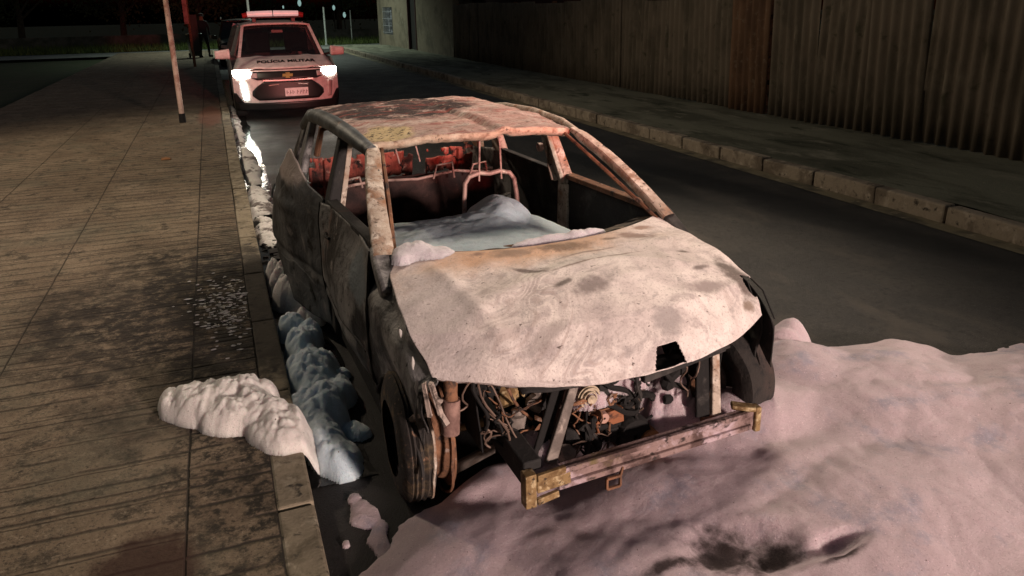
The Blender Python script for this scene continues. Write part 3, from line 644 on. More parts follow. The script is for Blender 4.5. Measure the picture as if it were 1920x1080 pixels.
patch('upper_grille', M_black, [(.665, -.50, .50), (.70, -.60, .60), (.80, -.62, .62)], .012, 18, 4)
patch('lower_grille', M_black, [(.33, -.50, .50), (.40, -.60, .60), (.48, -.60, .60), (.56, -.52, .52), (.64, -.40, .40)], .014, 18, 8)
patch('lower_bumper', M_black, [(.16, -.86, .86), (.29, -.89, .89)], .02, 24, 4)
for s in (-1, 1):
    patch('bumper_corner', M_black, [(.28, .74*s, .893*s), (.45, .86*s, .893*s)], .012, 4, 4)
    patch('headlight', M_hl, [(.695, .70*s, .82*s), (.73, .62*s, .875*s), (.785, .56*s, .885*s), (.815, .66*s, .88*s)], .016, 8, 5)
patch('headlight_inner', M_lens, [(.70, -.60, -.50), (.78, -.60, -.50)], .016, 3, 3)
patch('headlight_inner', M_lens, [(.70, .50, .60), (.78, .50, .60)], .016, 3, 3)
patch('running_light', M_drl, [(.34, -.74, -.68), (.62, -.78, -.70)], .018, 3, 6)
patch('running_light', M_lens, [(.34, .68, .74), (.62, .70, .78)], .018, 3, 6)['label'] = 'unlit running light'
m = MB()
for z in (.66, .655): pass
m.bar(fas(-.42, .66, .03), fas(.42, .66, .03), .02, .02); m.bar(fas(-.33, .575, .03), fas(-.16, .59, .03), .015, .015); m.bar(fas(.16, .59, .03), fas(.33, .575, .03), .015, .015)
m.build('grille_trim', M_chrome, pc)
# cross-shaped gold badge
m = MB(); bz = .735; pts = [(-.10, -.022), (-.035, -.022), (-.045, -.045), (.035, -.045), (.03, -.022), (.09, -.022), (.10, .022), (.035, .022), (.045, .045), (-.035, .045), (-.03, .022), (-.09, .022)]
m.add([fas(a*.9, bz+b_, .03) for a, b_ in pts]+[fas(a*.9, bz+b_, .045) for a, b_ in pts], [tuple(range(12))[::-1], tuple(range(12, 24))]+[(i, (i+1) % 12, 12+(i+1) % 12, 12+i) for i in range(12)])
m.build('badge', plain('gold_badge', (.75, .52, .18), .3, .6), pc, smooth=False)
m = MB(); m.bar((-.14+.07, -.035, .455), (.32, -.025, .455), .012, .135, (0, 0, 1)); pl_ = m.build('number_plate', plain('plate_white', (.72, .70, .72), .5), pc, smooth=False)
def text(body, size, loc, rot, mat, parent, name, extrude=.002, sx=1, bold=0.0):
    cu = bpy.data.curves.new(name+'_c', 'FONT'); cu.body = body; cu.size = size; cu.align_x = 'CENTER'; cu.align_y = 'CENTER'; cu.extrude = extrude; cu.offset = bold
    o = bpy.data.objects.new(name+'_t', cu); C.objects.link(o); bpy.context.view_layer.update()
    me = bpy.data.meshes.new_from_object(o.evaluated_get(bpy.context.evaluated_depsgraph_get())); bpy.data.objects.remove(o)
    me.materials.clear(); me.materials.append(mat); q = bpy.data.objects.new(name, me); C.objects.link(q); q.parent = parent; q.location = loc; q.rotation_euler = rot; q.scale = (sx, 1, 1)
    return q
m = MB()
random.seed(3)
for i in range(7):
    x = -.03+i*.05+(.02 if i > 2 else 0); y = -.043
    m.bar((x-.012, y, .42), (x+random.uniform(-.012, .014), y, .485), .007, .004, (0, 1, 0)); m.bar((x, y, .43+random.random()*.04), (x+.018, y, .43+random.random()*.05), .007, .004, (0, 1, 0))
m.build('plate_characters', M_black, pl_, smooth=False)
text('POLÍCIA MILITAR', .115, (.02, .34, .945), (radians(26), 0, 0), plain('black_lettering', (.01, .01, .01), .6), bon, 'lettering', .004, 1.12, .003)
# light bar
m = MB(); m.box(-.50, .50, 2.02, 2.26, 1.645, 1.675); m.box(-.40, -.32, 2.06, 2.2, 1.57, 1.65); m.box(.32, .40, 2.06, 2.2, 1.57, 1.65)
lb = m.build('light_bar', M_black, pc, smooth=False, bevel=.008)
m = MB(); m.tube([(-.47, 2.14, 1.715), (-.01, 2.14, 1.725)], .055, 14); m.build('light_bar_lens', plain('pale_lit_lens', (.9, .75, .72), .25, 0, (1, .74, .70), .3), lb)
m = MB(); m.tube([(.01, 2.14, 1.725), (.47, 2.14, 1.715)], .055, 14); m.build('light_bar_lens', bpy.data.materials['pale_lit_lens'], lb)
for s in (-1, 1):
    m = MB(); m.tube([(s*.47, 2.14, 1.70), (s*.56, 2.14, 1.69)], [.055, .045], 14); m.build('red_end_lens', plain('red_lens', (.4, .03, .03), .3), lb)
    m = MB(); m.bar((s*.35, 1.75, 1.05), (s*.35, 1.9, 1.38), .42, .1, (0, 1, 0)); m.bar((s*.35, 1.92, 1.42), (s*.35, 1.92, 1.46), .24, .1, (0, 1, 0)); m.build('front_seat', plain('seat_cloth', (.10, .10, .10), .9), pc, bevel=.03)
m = MB(); m.box(-.10, .10, 1.50, 1.53, 1.38, 1.44); m.build('rear_view_mirror', M_black, pc, smooth=False)
m = MB(); m.tube([(.18, 1.3, 1.03), (.26, 1.36, 1.10), (.36, 1.38, 1.12), (.46, 1.36, 1.10), (.52, 1.3, 1.03)], .015, 8); m.build('steering_wheel', M_black, pc)
for s in (-1, 1):
    lamp('SPOT', 'headlight_beam', (1.28+s*.72, 14.9, .76), (1, .92, .78), 12, .05, (1.28+s*.7, 5, -.35), 50, 1)
random.seed(11)
# ------------------------------------------------------------------ THE BURNT WRECK  (local: x right in the photo, y backwards from the nose, z up)
CX, CY, CA = 1.380, 2.499, .0373
bc = tag(empty('burnt_car', (CX, CY, 0), CA), 'burnt-out small hatchback with ash-white bonnet, empty windows and exposed engine bay, filled with foam', 'car')
# bonnet -------------------------------------------------
LE = [(0, -.694, .80, .935), (.25, -.755, .62, .885), (.5, -.775, .43, .835), (.75, -.780, .25, .775), (1, -.742, .09, .675)]
RE = [(0, .70, .80, .935), (.25, .735, .55, .905), (.5, .755, .33, .865), (.75, .775, .14, .80), (1, .735, -.0, .690)]
def hood(u, v, lip=True):
    a = interp(LE, v); b = interp(RE, v); w = (u*2-1); k = 1-abs(w)**2.2
    x = a[0]+(b[0]-a[0])*u; y = a[1]+(b[1]-a[1])*u; z = a[2]+(b[2]-a[2])*u
    y -= k*(.205*(1-v)+.225*v)
    z += k*(.0+.055*sin(pi*v)**.8-.045*v**3)-.022*sst(.93, 1, v)+.008*sst(.8, .93, v)
    n = fbm((x*1.3, y*1.8, 2), 1.6, 3)*.016+fbm((x, y, 5), 5, 3)*.006
    # buckled creases: left flank fold, ridge across the middle, sunken pocket by the scuttle
    n += .012*exp(-((x+.62-.55*(.8-y)*.35)/.035)**2)*sst(.05, .3, v)*sst(1, .7, v)
    n += .010*exp(-((y-.20-.10*cos(x*3.2))/.045)**2)*(1-abs(w)**4)
    n -= .014*exp(-((y-.34-.12*cos(x*3))/.10)**2)*(1-abs(w)**4)
    n += .010*exp(-((x-.42-.2*(y-.3))/.04)**2)*sst(.1, .4, v)*sst(.95, .6, v)
    return (x, y, z+n*min(1, 6*v+.2))
def hskip(u, v):
    x, y, z = hood(u, v)
    # torn notch over the latch, burnt-through hole by the right wing
    if v > .925 and abs(u-.60) < .030+.022*(v-.925)/.075: return True
    n = fbm((x, y, 9), 9, 4)
    if ((x-.735)/.05)**2+((y-.13)/.10)**2 < .7+n*1.1: return True
    return False
m = MB(); m.grid(300, 200, hood, hskip); hd_ = m.build('bonnet', M_hood, bc, thick=.0045, autos=False)
hd_['label'] = 'pale ash-covered bonnet with a burnt-through hole at its right corner'
# folded front lip under the edge
m = MB()
m.grid(90, 3, lambda u, v: tuple(Vector(hood(u, 1))+Vector((0, .012+.05*v, -.004-.030*v+.006*fbm((u*9, v, 1), 2)))))
m.build('bonnet_lip', M_hood, hd_, thick=.004)
# under-bonnet cross panel seen through the notch
m = MB(); m.grid(30, 3, lambda u, v: (-.45+u*.95, -.09-.05*(1-(u*2-1)**2)+.10*v, .605+.01*fbm((u*6, v, 0), 2)))
m.build('latch_panel', M_soot, bc, thick=.01)

# roof ---------------------------------------------------
def roof(u, v):
    w = u*2-1; hw = .585+.06*sst(0, .35, v)-.03*sst(.7, 1, v)
    x = w*hw; y = 1.475+v*1.80+.05*w*w*(1-v)*1.2-.10*(1-w*w)*(1-v)*.3+.04*(1-w*w)*v
    z = 1.312+.045*sin(pi*min(1, .15+v*.8))*(1-abs(w)**3)-.012*abs(w)**4
    z -= .014*exp(-((x-.08-.05*v)/.03)**2)*sst(1, .2, v)*sst(0, .1, v)      # crease running back from the front edge
    z += .016*exp(-((x-.14)/.04)**2)*sst(.9, .1, v)
    z -= .03*exp(-((x+.1)/.3)**2-((v-.5)/.25)**2)
    z += .010*fbm((x, y, 1), 6, 4)+.012*fbm((x, y, 3), 2.2, 2)
    return (x, y, z)
m = MB(); m.grid(120, 120, roof); rf = m.build('roof', M_roof, bc, thick=.006, autos=False)
# header rail under front edge
m = MB()
def hdr(u, v):
    p = Vector(roof(u, 0)); a = v*pi*.9
    return tuple(p+Vector((0, -.014*sin(a)+.05*v*v, -.052*v+.003*fbm((u*30, v*3, 2), 1))))
m.grid(90, 6, hdr); m.build('windscreen_header', layered('blistered_header_metal', (.58, .44, .33), [((.28, .17, .12), 14, .48, .66), ((.06, .05, .045), 34, .58, .68), ((.72, .62, .50), 8, .5, .7)], .8, .1, (90, .008)), bc, thick=.004)
m = MB(); m.grid(50, 4, lambda u, v: (-.56+1.12*u, 3.22+.03*v, 1.275-.10*v+.006*fbm((u*12, v, 2), 1)))
m.build('tailgate_header', M_rust, bc, thick=.02)

# side structures ----------------------------------------
def xside(y, z):
    """outer skin half width"""
    x = .735+.085*sst(.08, .42, z)-.045*sst(.62, .98, z)
    x -= .045*sst(.55, .0, y)+.05*sst(2.9, 3.6, y)
    return x
for s in (-1, 1):
    L = s < 0
    # A pillar (round-edged box section) with rust-orange ash face
    A0 = Vector((s*.745, .745, .925)); A1 = Vector((s*.590, 1.52, 1.296))
    m = MB(); N = 26
    for i in range(N+1):
        t = i/N; c = A0.lerp(A1, t)+Vector((s*.012*sin(pi*t), 0, .022*sin(pi*t)))
        d = (A1-A0).normalized(); a = Vector((1, 0, 0)); a = (a-d*a.dot(d)).normalized(); b = a.cross(d)
        wd = ((.050 if L else .038)-.010*t)*(1-.4*sst(.88, 1, t)); hh = .028*(1-.45*sst(.88, 1, t))
        for k in range(12):
            q = 2*pi*k/12; r = 1+.03*fbm((k*.7, i*.4, s*3), 1.1)
            cxx = abs(cos(q))**.4*(1 if cos(q) > 0 else -1); sn = abs(sin(q))**.6*(1 if sin(q) > 0 else -1)
            m.v.append(tuple(c+a*cxx*wd*r+b*sn*hh*r))
    for i in range(N):
        for k in range(12): m.f.append((i*12+k, i*12+(k+1) % 12, (i+1)*12+(k+1) % 12, (i+1)*12+k))
    m.build('windscreen_pillar', M_pillar, bc, jitter=.002, jscale=30)
    m = MB(); m.tube([A0+Vector((-s*.055, .02, -.0)), A0.lerp(A1, .5)+Vector((-s*.055, .02, .0)), A1+Vector((-s*.05, .02, -.01))], .010, 6); m.build('windscreen_flange', M_rust, bc, jitter=.004, jscale=25)
    # pillar foot / scuttle corner
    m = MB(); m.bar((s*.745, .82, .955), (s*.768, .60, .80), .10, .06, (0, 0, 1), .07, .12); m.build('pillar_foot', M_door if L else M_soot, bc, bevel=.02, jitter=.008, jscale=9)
    # roof side rail, dark arch over the doors
    m = MB(); pts = [A1+Vector((s*.018, -.05, -.02)), Vector((s*.655, 1.75, 1.325)), Vector((s*.672, 2.2, 1.335)), Vector((s*.672, 2.7, 1.315)), Vector((s*.655, 3.1, 1.27)), Vector((s*.66, 3.35, 1.17))]
    if not L: pts = [pts[0]]+[q_+Vector((-.014, 0, -.016)) for q_ in pts[1:]]
    m.tube(pts, [.036, .046, .05, .05, .05, .05] if L else [.020, .022, .024, .024, .024, .024], 14); m.build('roof_rail', layered('smoke_blued_rail' , (.065, .075, .08), [((.16, .17, .175), 5, .45, .7), ((.02, .02, .02), 7, .5, .66), ((.3, .2, .14), 12, .62, .78)], .5, .3, (60, .003)) if L else M_pillar, bc, jitter=.003, jscale=5)
    # B pillar
    m = MB(); B1 = Vector((s*.64, 2.02 if L else 1.98, 1.30)); B0 = Vector((s*.765, 1.93, .88)); 
    m.bar(B1, B0, .085, .05, (s, 0, .3), .12, .07); m.bar(B0, (s*.77, 1.95, .12), .13, .07, (s, 0, 0), .17, .08); m.build('door_pillar', M_soot if L else M_pillar, bc, bevel=.012, jitter=.006, jscale=9)
    m = MB(); m.bar(B1+Vector((-s*.035, -.03, 0)), B0+Vector((-s*.05, -.05, 0)), .035, .03, (s, 0, .3)); m.bar(B1+Vector((-s*.03, .05, 0)), B0+Vector((-s*.045, .07, 0)), .02, .03, (s, 0, .3)); m.build('door_pillar_flange', M_pillar, bc, bevel=.004, jitter=.005, jscale=14)
    # C / D pillar with quarter panel
    m = MB(); m.bar((s*.655, 3.02, 1.27), (s*.765, 3.06, .90), .09, .05, (s, 0, .3), .20, .06); m.bar((s*.645, 3.30, 1.20), (s*.74, 3.52, .88), .12, .06, (s, 0, .3), .16, .06); m.build('rear_pillar', M_door if L else M_pillar, bc, bevel=.015, jitter=.008, jscale=8)
    m = MB()
    def qp(u, v, s=s):
        y = 2.98+u*.62; z = .22+v*.70-.05*u*v
        d = sqrt((y-2.98)**2+(z-.25)**2)
        x = xside(y, z)-(.10 if d < .30 else 0)-.07*u**3+.012*fbm((y, z, s), 3)
        return (s*x, y, z)
    m.grid(30, 30, qp); m.build('rear_quarter_panel', M_door, bc, thick=.006)
    # sill
    m = MB(); m.bar((s*.735, .85, .15), (s*.735, 2.75, .15), .10, .12); m.build('sill', M_char, bc, bevel=.02, jitter=.008, jscale=6)
    # front wing
    m = MB()
    ed = LE if L else RE
    def wing(u, v, s=s, ed=ed):
        tab = sorted([(e[2], abs(e[1]), e[3]) for e in ed])
        y = .055+u*.76
        xt, zt = interp(tab, y); zt -= .022; xt -= .006
        if y > .80: zt = .93
        # lower edge: wheel arch then down to the sill
        yc = .43; r = .40
        zb = .16 if y > .80 else (.08+sqrt(max(0, r*r-(y-yc)**2))*.98)
        zb = max(zb, .12); zb = min(zb, zt-.03)
        if y < .12: zb = max(.44, zb)
        z = zt+(zb-zt)*v
        xo = .80-.03*sst(.5, 0, y)+.03*sin(pi*min(1, v*1.1))
        x = xt+(xo-xt)*sst(0, .28, v)
        x += .014*fbm((y, z, s*2), 4, 3)
        return (s*x, y, z)
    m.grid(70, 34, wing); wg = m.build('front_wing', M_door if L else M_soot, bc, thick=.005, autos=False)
    # arch lip
    m = MB(); m.tube([(s*.805, .43+.40*cos(a), .085+.40*sin(a)*.97) for a in [radians(x) for x in range(28, 158, 6)]], .009, 6); m.build('arch_lip', M_soot, wg, jitter=.006, jscale=12)
    # front doors
    m = MB()
    def door(u, v, s=s):
        y = .80+u*1.15; zt = .955-.035*u+(.012*sin(pi*u)); z = .13+v*(zt-.13)
        x = xside(y, z)+.012+.028*sin(pi*u)*sin(pi*v)*(1 if s < 0 else .3)+.014*fbm((y, z, s*5), 2.6, 4)-.012*exp(-((z-.42)/.03)**2)
        x += .03*sst(.85, 1, u)*sst(.5, 1, v)*(1 if s < 0 else 0)
        return (s*x, y, z)
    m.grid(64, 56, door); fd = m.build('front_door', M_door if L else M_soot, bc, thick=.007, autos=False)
    m = MB(); m.tube([(door(.86, v_)[0]+s*.012, door(.86, v_)[1]+(.05 if 0 else 0), door(.86, v_)[2]) for v_ in (.80, .81)]+[(door(.80, .81)[0]+s*.026, door(.80, .81)[1], door(.80, .81)[2]), (door(.74, .81)[0]+s*.012, door(.74, .81)[1], door(.74, .81)[2])], .009, 7); m.build('door_handle', M_soot, fd)
    m = MB(); m.tube([(door(0, v_/12)[0]+s*.004, .797, door(0, v_/12)[2]) for v_ in range(13)], .006, 6); m.tube([(door(1, v_/12)[0]+s*.004, 1.955, door(1, v_/12)[2]) for v_ in range(13)], .006, 6); m.build('door_edge', M_char, fd)
    m = MB(); m.tube([(door(u_/16, .38)[0]+s*.004, door(u_/16, .38)[1], door(u_/16, .38)[2]) for u_ in range(1, 16)], .006, 6); m.build('door_crease', M_soot, fd)
    m = MB(); m.grid(30, 20, lambda u, v: (s*(xside(1.4, .5)-.07+.01*fbm((u*4, v*3, s), 2)), .84+u*1.07, .16+v*.76)); m.build('inner_door_skin', M_soot, bc, thick=.006)
    m = MB(); m.bar((s*.745, .86, .955), (s*.76, 1.9, .93), .06, .03); m.build('door_waist_rail', M_rust if not L else M_soot, bc, bevel=.006, jitter=.006, jscale=9)

# rear doors: left one sprung open, warped, with its window corner sticking up
rd = None
m = MB()
TOPL = [(0, .93), (.22, .985), (.42, 1.10), (.52, 1.16), (.60, 1.10), (.72, .99), (.88, .86), (1, .72)]
def rdoor(u, v):
    zt = interp(TOPL, u)[0]; zb = .13+.14*sst(.6, 1, u)+.05*sst(.85, 1, u)
    z = zb+(zt-zb)*v; ang = radians(11.0)
    x0, y0 = -.80-.02*sin(pi*v), 1.97
    L_ = 1.0*u
    x = x0-L_*sin(ang)-.03*sin(pi*u)+.05*sst(.9, 1.2, z)*.9; y = y0+L_*cos(ang)
    x += -.018*fbm((y, z, 7), 2.5, 4)-.02*exp(-((z-.80)/.05)**2)*sst(.2, .5, u)+.012*exp(-((z-.44)/.025)**2)
    return (x, y, z)
def rdskip(u, v):
    x, y, z = rdoor(u, v)
    return ((u-.83)/.035)**2+((z-.86+.8*(u-.83))/.075)**2 < 1
m.grid(80, 80, rdoor, rdskip); rd = m.build('rear_door', M_doorR, bc, thick=.008, autos=False); rd['label'] = 'warped rear door hanging ajar'
m = MB(); m.tube([rdoor(u/20, .28+.0*u) for u in range(3, 19)], .006, 6); m.tube([rdoor(u/20, .18) for u in range(5, 17)], .005, 6); m.build('door_crease', M_doorR, rd)
m = MB(); m.bar((-.80, 1.98, .80), (-.77, 1.99, .80), .05, .05); m.bar((-.80, 1.98, .35), (-.77, 1.99, .35), .05, .05); m.build('hinge', M_steel, rd)
m = MB()
m.grid(50, 40, lambda u, v: (xside(2+u, .2+v*.7)+.01*fbm((u*3, v*3, 4), 2), 1.97+u*1.02, .14+v*.78)); m.build('rear_door', M_soot, bc, thick=.008)
m = MB(); m.bar((.765, 1.98, .925), (.745, 3.0, .925), .05, .03); m.build('door_waist_rail', M_soot, bc, bevel=.006)

# floor, firewall, dash bar, inner wings ----------------------
m = MB(); m.grid(20, 30, lambda u, v: (-.72+1.44*u, .65+2.9*v, .16+.01*fbm((u*9, v*9, 0), 2))); m.build('floor_pan', M_char, bc, thick=.01)
m = MB(); m.grid(20, 10, lambda u, v: (-.70+1.4*u, .74+.06*v, .16+.66*v)); m.build('firewall', M_char, bc, thick=.01)
def scut(u, v):
    w = u*2-1
    return (w*.70, .60+.20*w*w+.035+.13*v, .918-.035*v+.006*fbm((w*4, v, 3), 2))
m = MB(); m.grid(60, 4, scut); m.build('scuttle_panel', layered('scuttle_metal', (.09, .075, .06), [((.28, .20, .14), 9, .5, .68), ((.02, .02, .02), 7, .5, .66)], .85, .1), bc, thick=.006)
m = MB(); m.tube([(-.68, .95, .80), (-.2, .97, .80), (.3, .97, .81), (.70, .95, .82)], .028, 10); m.build('dash_beam', M_rust, bc, jitter=.005)
for s in (-1, 1):
    m = MB(); m.grid(16, 12, lambda u, v: (s*(.56+.04*v), .06+.7*u, .30+.42*v)); m.build('inner_wing', M_char, bc, thick=.006, jitter=.01, jscale=6)
    m = MB(); m.bar((s*.44, -.06 if s > 0 else -.15, .30), (s*.46, .75, .36), .075, .11, (0, 0, 1), .08, .12); m.build('chassis_rail', M_rust if s > 0 else M_soot, bc, bevel=.008, jitter=.004, jscale=14)

# front wheels ---------------------------------------------------
def wheel(x, y, s, label, melted):
    t = m = MB()
    if melted:
        # bare steel rim: barrel with flanges, wires of the burnt tyre, spokes
        m.lathe([(-.085, .205), (-.085, .235), (-.075, .238), (-.066, .212), (-.03, .200), (.03, .196), (.062, .210), (.072, .238), (.082, .238), (.085, .205), (.07, .195), (-.07, .19), (-.085, .205)], (0, 0, 0), 'x', 56)
        for k in range(5):
            a = 2*pi*k/5+.3; m.bar((s*.05, .03*cos(a), .03*sin(a)), (s*.04, .19*cos(a), .19*sin(a)), .05, .02, (s, 0, 0))
        m.lathe([(-.06, .01), (-.06, .06), (.06, .06), (.065, .01)], (0, 0, 0), 'x', 20)
        o = m.build('wheel', M_rust, bc, jitter=.002)
        for k, (r, off) in enumerate(((.268, -.015), (.262, .062))):
            q = MB(); q.tube([(off+.004*sin(a*5+k), r*(1+.012*sin(3*a+k))*cos(a), r*sin(a)) for a in [2*pi*i/48 for i in range(49)]], .007, 6, False); q.build('tyre_wire', M_rust if k % 2 else M_pillar, o, jitter=.004, jscale=20)
        q = MB(); q.lathe([(-.12, .16), (-.115, .22), (-.10, .255), (-.085, .272), (-.078, .262), (-.07, .275), (-.06, .265), (-.05, .278), (-.035, .266), (-.022, .276), (-.01, .262), (.004, .268), (.018, .245)], (-.02, 0, 0), 'x', 56); q.build('charred_tyre_shoulder', layered('charred_cord', (.03, .026, .024), [((.12, .085, .05), 12, .5, .66, (.3, 1, 1)), ((.20, .12, .08), 40, .58, .7)], .85, 0, (50, .006)), o, jitter=.005, jscale=9)
    else:
        m.lathe([(-.075, .17), (-.09, .20), (-.095, .25), (-.08, .285), (-.04, .298), (.04, .298), (.08, .285), (.095, .25), (.09, .20), (.075, .17), (-.075, .17)], (0, 0, 0), 'x', 64)
        o = m.build('wheel', layered('scorched_tyre', (.028, .024, .022), [((.06, .04, .035), 4, .45, .7), ((.015, .014, .014), 16, .5, .65)], .85, 0, (50, .006)), bc, jitter=.006, jscale=5)
        q = MB(); q.lathe([(-.03*s, .01), (-.03*s, .08), (.0, .12), (.01*s, .175)], (0, 0, 0), 'x', 32); q.build('rim', M_rust, o)
        q = MB(); q.lathe([(-.06*s, .02), (-.06*s, .115), (-.05*s, .115), (-.05*s, .02)], (0, 0, 0), 'x', 32); q.build('brake_disc', M_steel, o)
    o.location = (x, y, .262 if melted else .27); o['label'] = label
    return o
wl = wheel(-.715, .375, -1, 'burnt left front wheel, bare rim and wires', True); wl.rotation_euler = (0, 0, radians(-3))
wr = wheel(.735, .30, 1, 'right front wheel with blackened tyre', False); wr.rotation_euler = (0, radians(-3), radians(14))
for s in (-1, 1):
    m = MB(); m.lathe([(-.08, .15), (-.09, .24), (-.05, .27), (.05, .27), (.09, .24), (.08, .15)], (s*.70, 2.97, .25), 'x', 36); m.build('wheel', M_char, bc, jitter=.01)
# ragged torn end of left wing with white melt marks
m = MB()
for a, b in (((-.79, .045, .66), (-.775, .035, .52)), ((-.765, .03, .66), (-.745, .01, .54)), ((-.775, .035, .53), (-.80, .14, .475)), ((-.80, .14, .475), (-.815, .20, .43)), ((-.745, .01, .54), (-.73, -.02, .50)), ((-.755, .02, .60), (-.735, .0, .585))):
    m.bar(a, b, .02, .015)
m.build('torn_wing_edge', layered('melted_trim', (.42, .34, .30), [((.10, .08, .07), 18, .45, .6)], .8, .1, (80, .004)), bc, jitter=.012, jscale=22)
m = MB()
for y, z, L_ in ((.14, .70, .028), (.10, .62, .034), (.09, .555, .022), (.30, .76, .018)):
    m = MB(); m.lathe([(-L_, .002), (-L_*.5, .006), (0, .008), (L_*.5, .007), (L_, .002)], (-.795-.006, y, z), 'z', 8); m.build('melt_drip', plain('white_melted_plastic', (.5, .48, .46), .6), bc, jitter=.004, jscale=30)
m = MB(); m.tube([(-.665, .10, .66), (-.675, .08, .60), (-.68, .065, .55)], .027, 14); q = MB(); m.build('suspension_tube', M_rust, bc)
m = MB(); m.tube([(-.68, .065, .56), (-.69, .06, .42)], .036, 14); m.build('suspension_tube', layered('pinkish_scorched_tube', (.32, .20, .17), [((.14, .08, .07), 9, .4, .65)], .7, .2), bc)
m = MB(); m.tube([(-.66, .28, .30), (-.56, .27, .30), (-.53, .26, .31), (-.40, .25, .32)], [.014, .016, .022, .022], 10); m.tube([(-.66, .28, .30), (-.67, .27, .24), (-.672, .26, .18)], .010, 8); m.build('track_rod', M_brass, bc)
m = MB(); m.bar((-.66, .22, .14), (-.42, .30, .15), .02, .05); m.build('lower_arm', M_steel, bc, bevel=.004)

# lower crash beam with yellow end brackets --------------------
Bl = Vector((-.455, -.17, .275)); Br = Vector((.605, -.13, .275))
M_beam = layered('rust_and_foam_beam', (.26, .18, .17), [((.09, .055, .05), 6, .46, .58), ((.48, .38, .42), 5, .5, .62), ((.16, .12, .06), 3, .58, .66), ((.04, .03, .028), 18, .55, .66)], .8, .15, (60, .004))
m = MB(); m.bar(Bl, Br, .035, .078); d = (Br-Bl).normalized()
m.bar(Bl+Vector((.10, -.022, .032)), Br+Vector((-.02, -.022, .032)), .02, .022); m.bar(Bl+Vector((.10, -.022, -.032)), Br+Vector((-.02, -.022, -.032)), .02, .022)
m.build('crash_beam', M_beam, bc, bevel=.004, jitter=.004, jscale=9)
m = MB(); m.bar(Bl+Vector((-.015, -.01, -.085)), Bl+Vector((-.015, -.01, .055)), .045, .05, (0, 1, 0)); m.bar(Bl+Vector((.01, -.03, .035)), Bl+Vector((.13, -.025, .040)), .018, .028); m.bar(Bl+Vector((.01, -.03, -.005)), Bl+Vector((.15, -.028, .0)), .006, .05); m.bar(Bl+Vector((.01, -.03, -.065)), Bl+Vector((.10, -.025, -.055)), .018, .028)
m.build('beam_bracket', M_brass, bc, bevel=.006, jitter=.002, jscale=30)
m = MB(); m.bar(Br+Vector((.012, -.01, -.06)), Br+Vector((.012, -.01, .055)), .03, .045, (0, 1, 0)); m.bar(Br+Vector((0, -.02, .05)), Br+Vector((-.09, .03, .06)), .05, .02); m.build('beam_bracket', M_brass, bc, bevel=.006, jitter=.002, jscale=30)
m = MB(); p0 = Bl.lerp(Br, .32)+Vector((0, -.04, -.075))
for a, b in (((-.03, 0, .02), (.03, 0, .02)), ((.03, 0, .02), (.03, 0, -.025)), ((.03, 0, -.025), (-.03, 0, -.025)), ((-.03, 0, -.025), (-.03, 0, .02)), ((.03, 0, .02), (.045, .01, .05))): m.bar(p0+Vector(a), p0+Vector(b), .010, .014, (0, 1, 0))
m.build('tow_eye_clip', M_rust, bc, bevel=.003)
# radiator support posts
def post2(name, a, b, w, h, mat, up=(0, 1, 0), w1=None):
    m = MB(); m.bar(a, b, w, h, up, w1, None); return m.build(name, mat, bc, bevel=.004, jitter=.003, jscale=18)
post2('radiator_post', (-.195, -.035, .60), (-.345, -.10, .285), .038, .02, M_steel, w1=.052)
post2('radiator_post_flange', (-.235, .01, .60), (-.385, -.06, .285), .05, .012, M_char)
post2('radiator_post', (.475, -.02, .605), (.445, -.09, .30), .035, .02, M_pillar, w1=.045)
post2('radiator_post_flange', (.425, -.0, .60), (.385, -.08, .30), .07, .014, M_char)
m = MB(); m.bar((.06, -.11, .565), (.50, -.05, .59), .03, .035); m.build('upper_tie_bar', M_soot, bc, bevel=.004, jitter=.006, jscale=12)
# engine block and ancillaries
m = MB(); m.box(-.20, .22, .10, .48, .18, .52); m.box(-.17, .20, .08, .42, .52, .60); m.build('engine_block', layered('sooty_casting', (.07, .05, .04), [((.16, .085, .05), 8, .45, .65), ((.02, .018, .017), 12, .5, .62), ((.25, .2, .2), 24, .6, .7)], .85, .2, (40, .01)), bc, bevel=.02, jitter=.03, jscale=14)
m = MB(); m.lathe([(-.07, .01), (-.07, .075), (-.05, .085), (.05, .085), (.07, .07), (.08, .02)], (.10, .06, .24), 'y', 24); m.build('compressor', M_char, bc, jitter=.004)
m = MB(); m.lathe([(-.06, .01), (-.06, .05), (.04, .055), (.05, .01)], (.17, .04, .205), 'y', 20); m.build('oil_filter', layered('orange_scorched_can', (.26, .13, .05), [((.05, .04, .03), 8, .45, .6)], .7), bc)
m = MB()
for r0, r1, dd in ((.012, .018, -.030), (.024, .030, -.022), (.038, .046, -.018)):
    m.lathe([(dd, .001 if r0 < .02 else r0), (dd-.006, r0+.001), (dd-.006, r1), (dd, r1+.001)], (-.115, .02, .465), 'y', 28)
m.lathe([(0, .052), (-.014, .052), (-.014, .001)], (-.115, .02, .465), 'y', 28)
m.build('pulley', layered('pale_pulley_metal', (.46, .38, .28), [((.2, .15, .1), 20, .5, .7)], .6, .3), bc)
m = MB(); m.lathe([(-.03, .005), (-.03, .022), (.02, .026), (.03, .02)], (-.045, .03, .355), 'y', 16); m.build('sensor_cap', layered('pinkish_clay', (.45, .27, .22), [((.25, .14, .1), 14, .5, .7)], .8), bc)
m = MB(); m.bar((-.11, .04, .33), (.05, .03, .35), .05, .06); m.tube([(-.11, .03, .36), (-.095, -.02, .345), (-.085, -.02, .31), (-.09, .02, .285)], .005, 6); m.tube([(-.13, .04, .37), (-.13, .0, .34), (-.10, .01, .30)], .004, 6); m.build('alternator_bracket', layered('copper_tinted', (.30, .12, .06), [((.08, .04, .03), 16, .45, .6)], .7, .4), bc, jitter=.006, jscale=20)
random.seed(21)
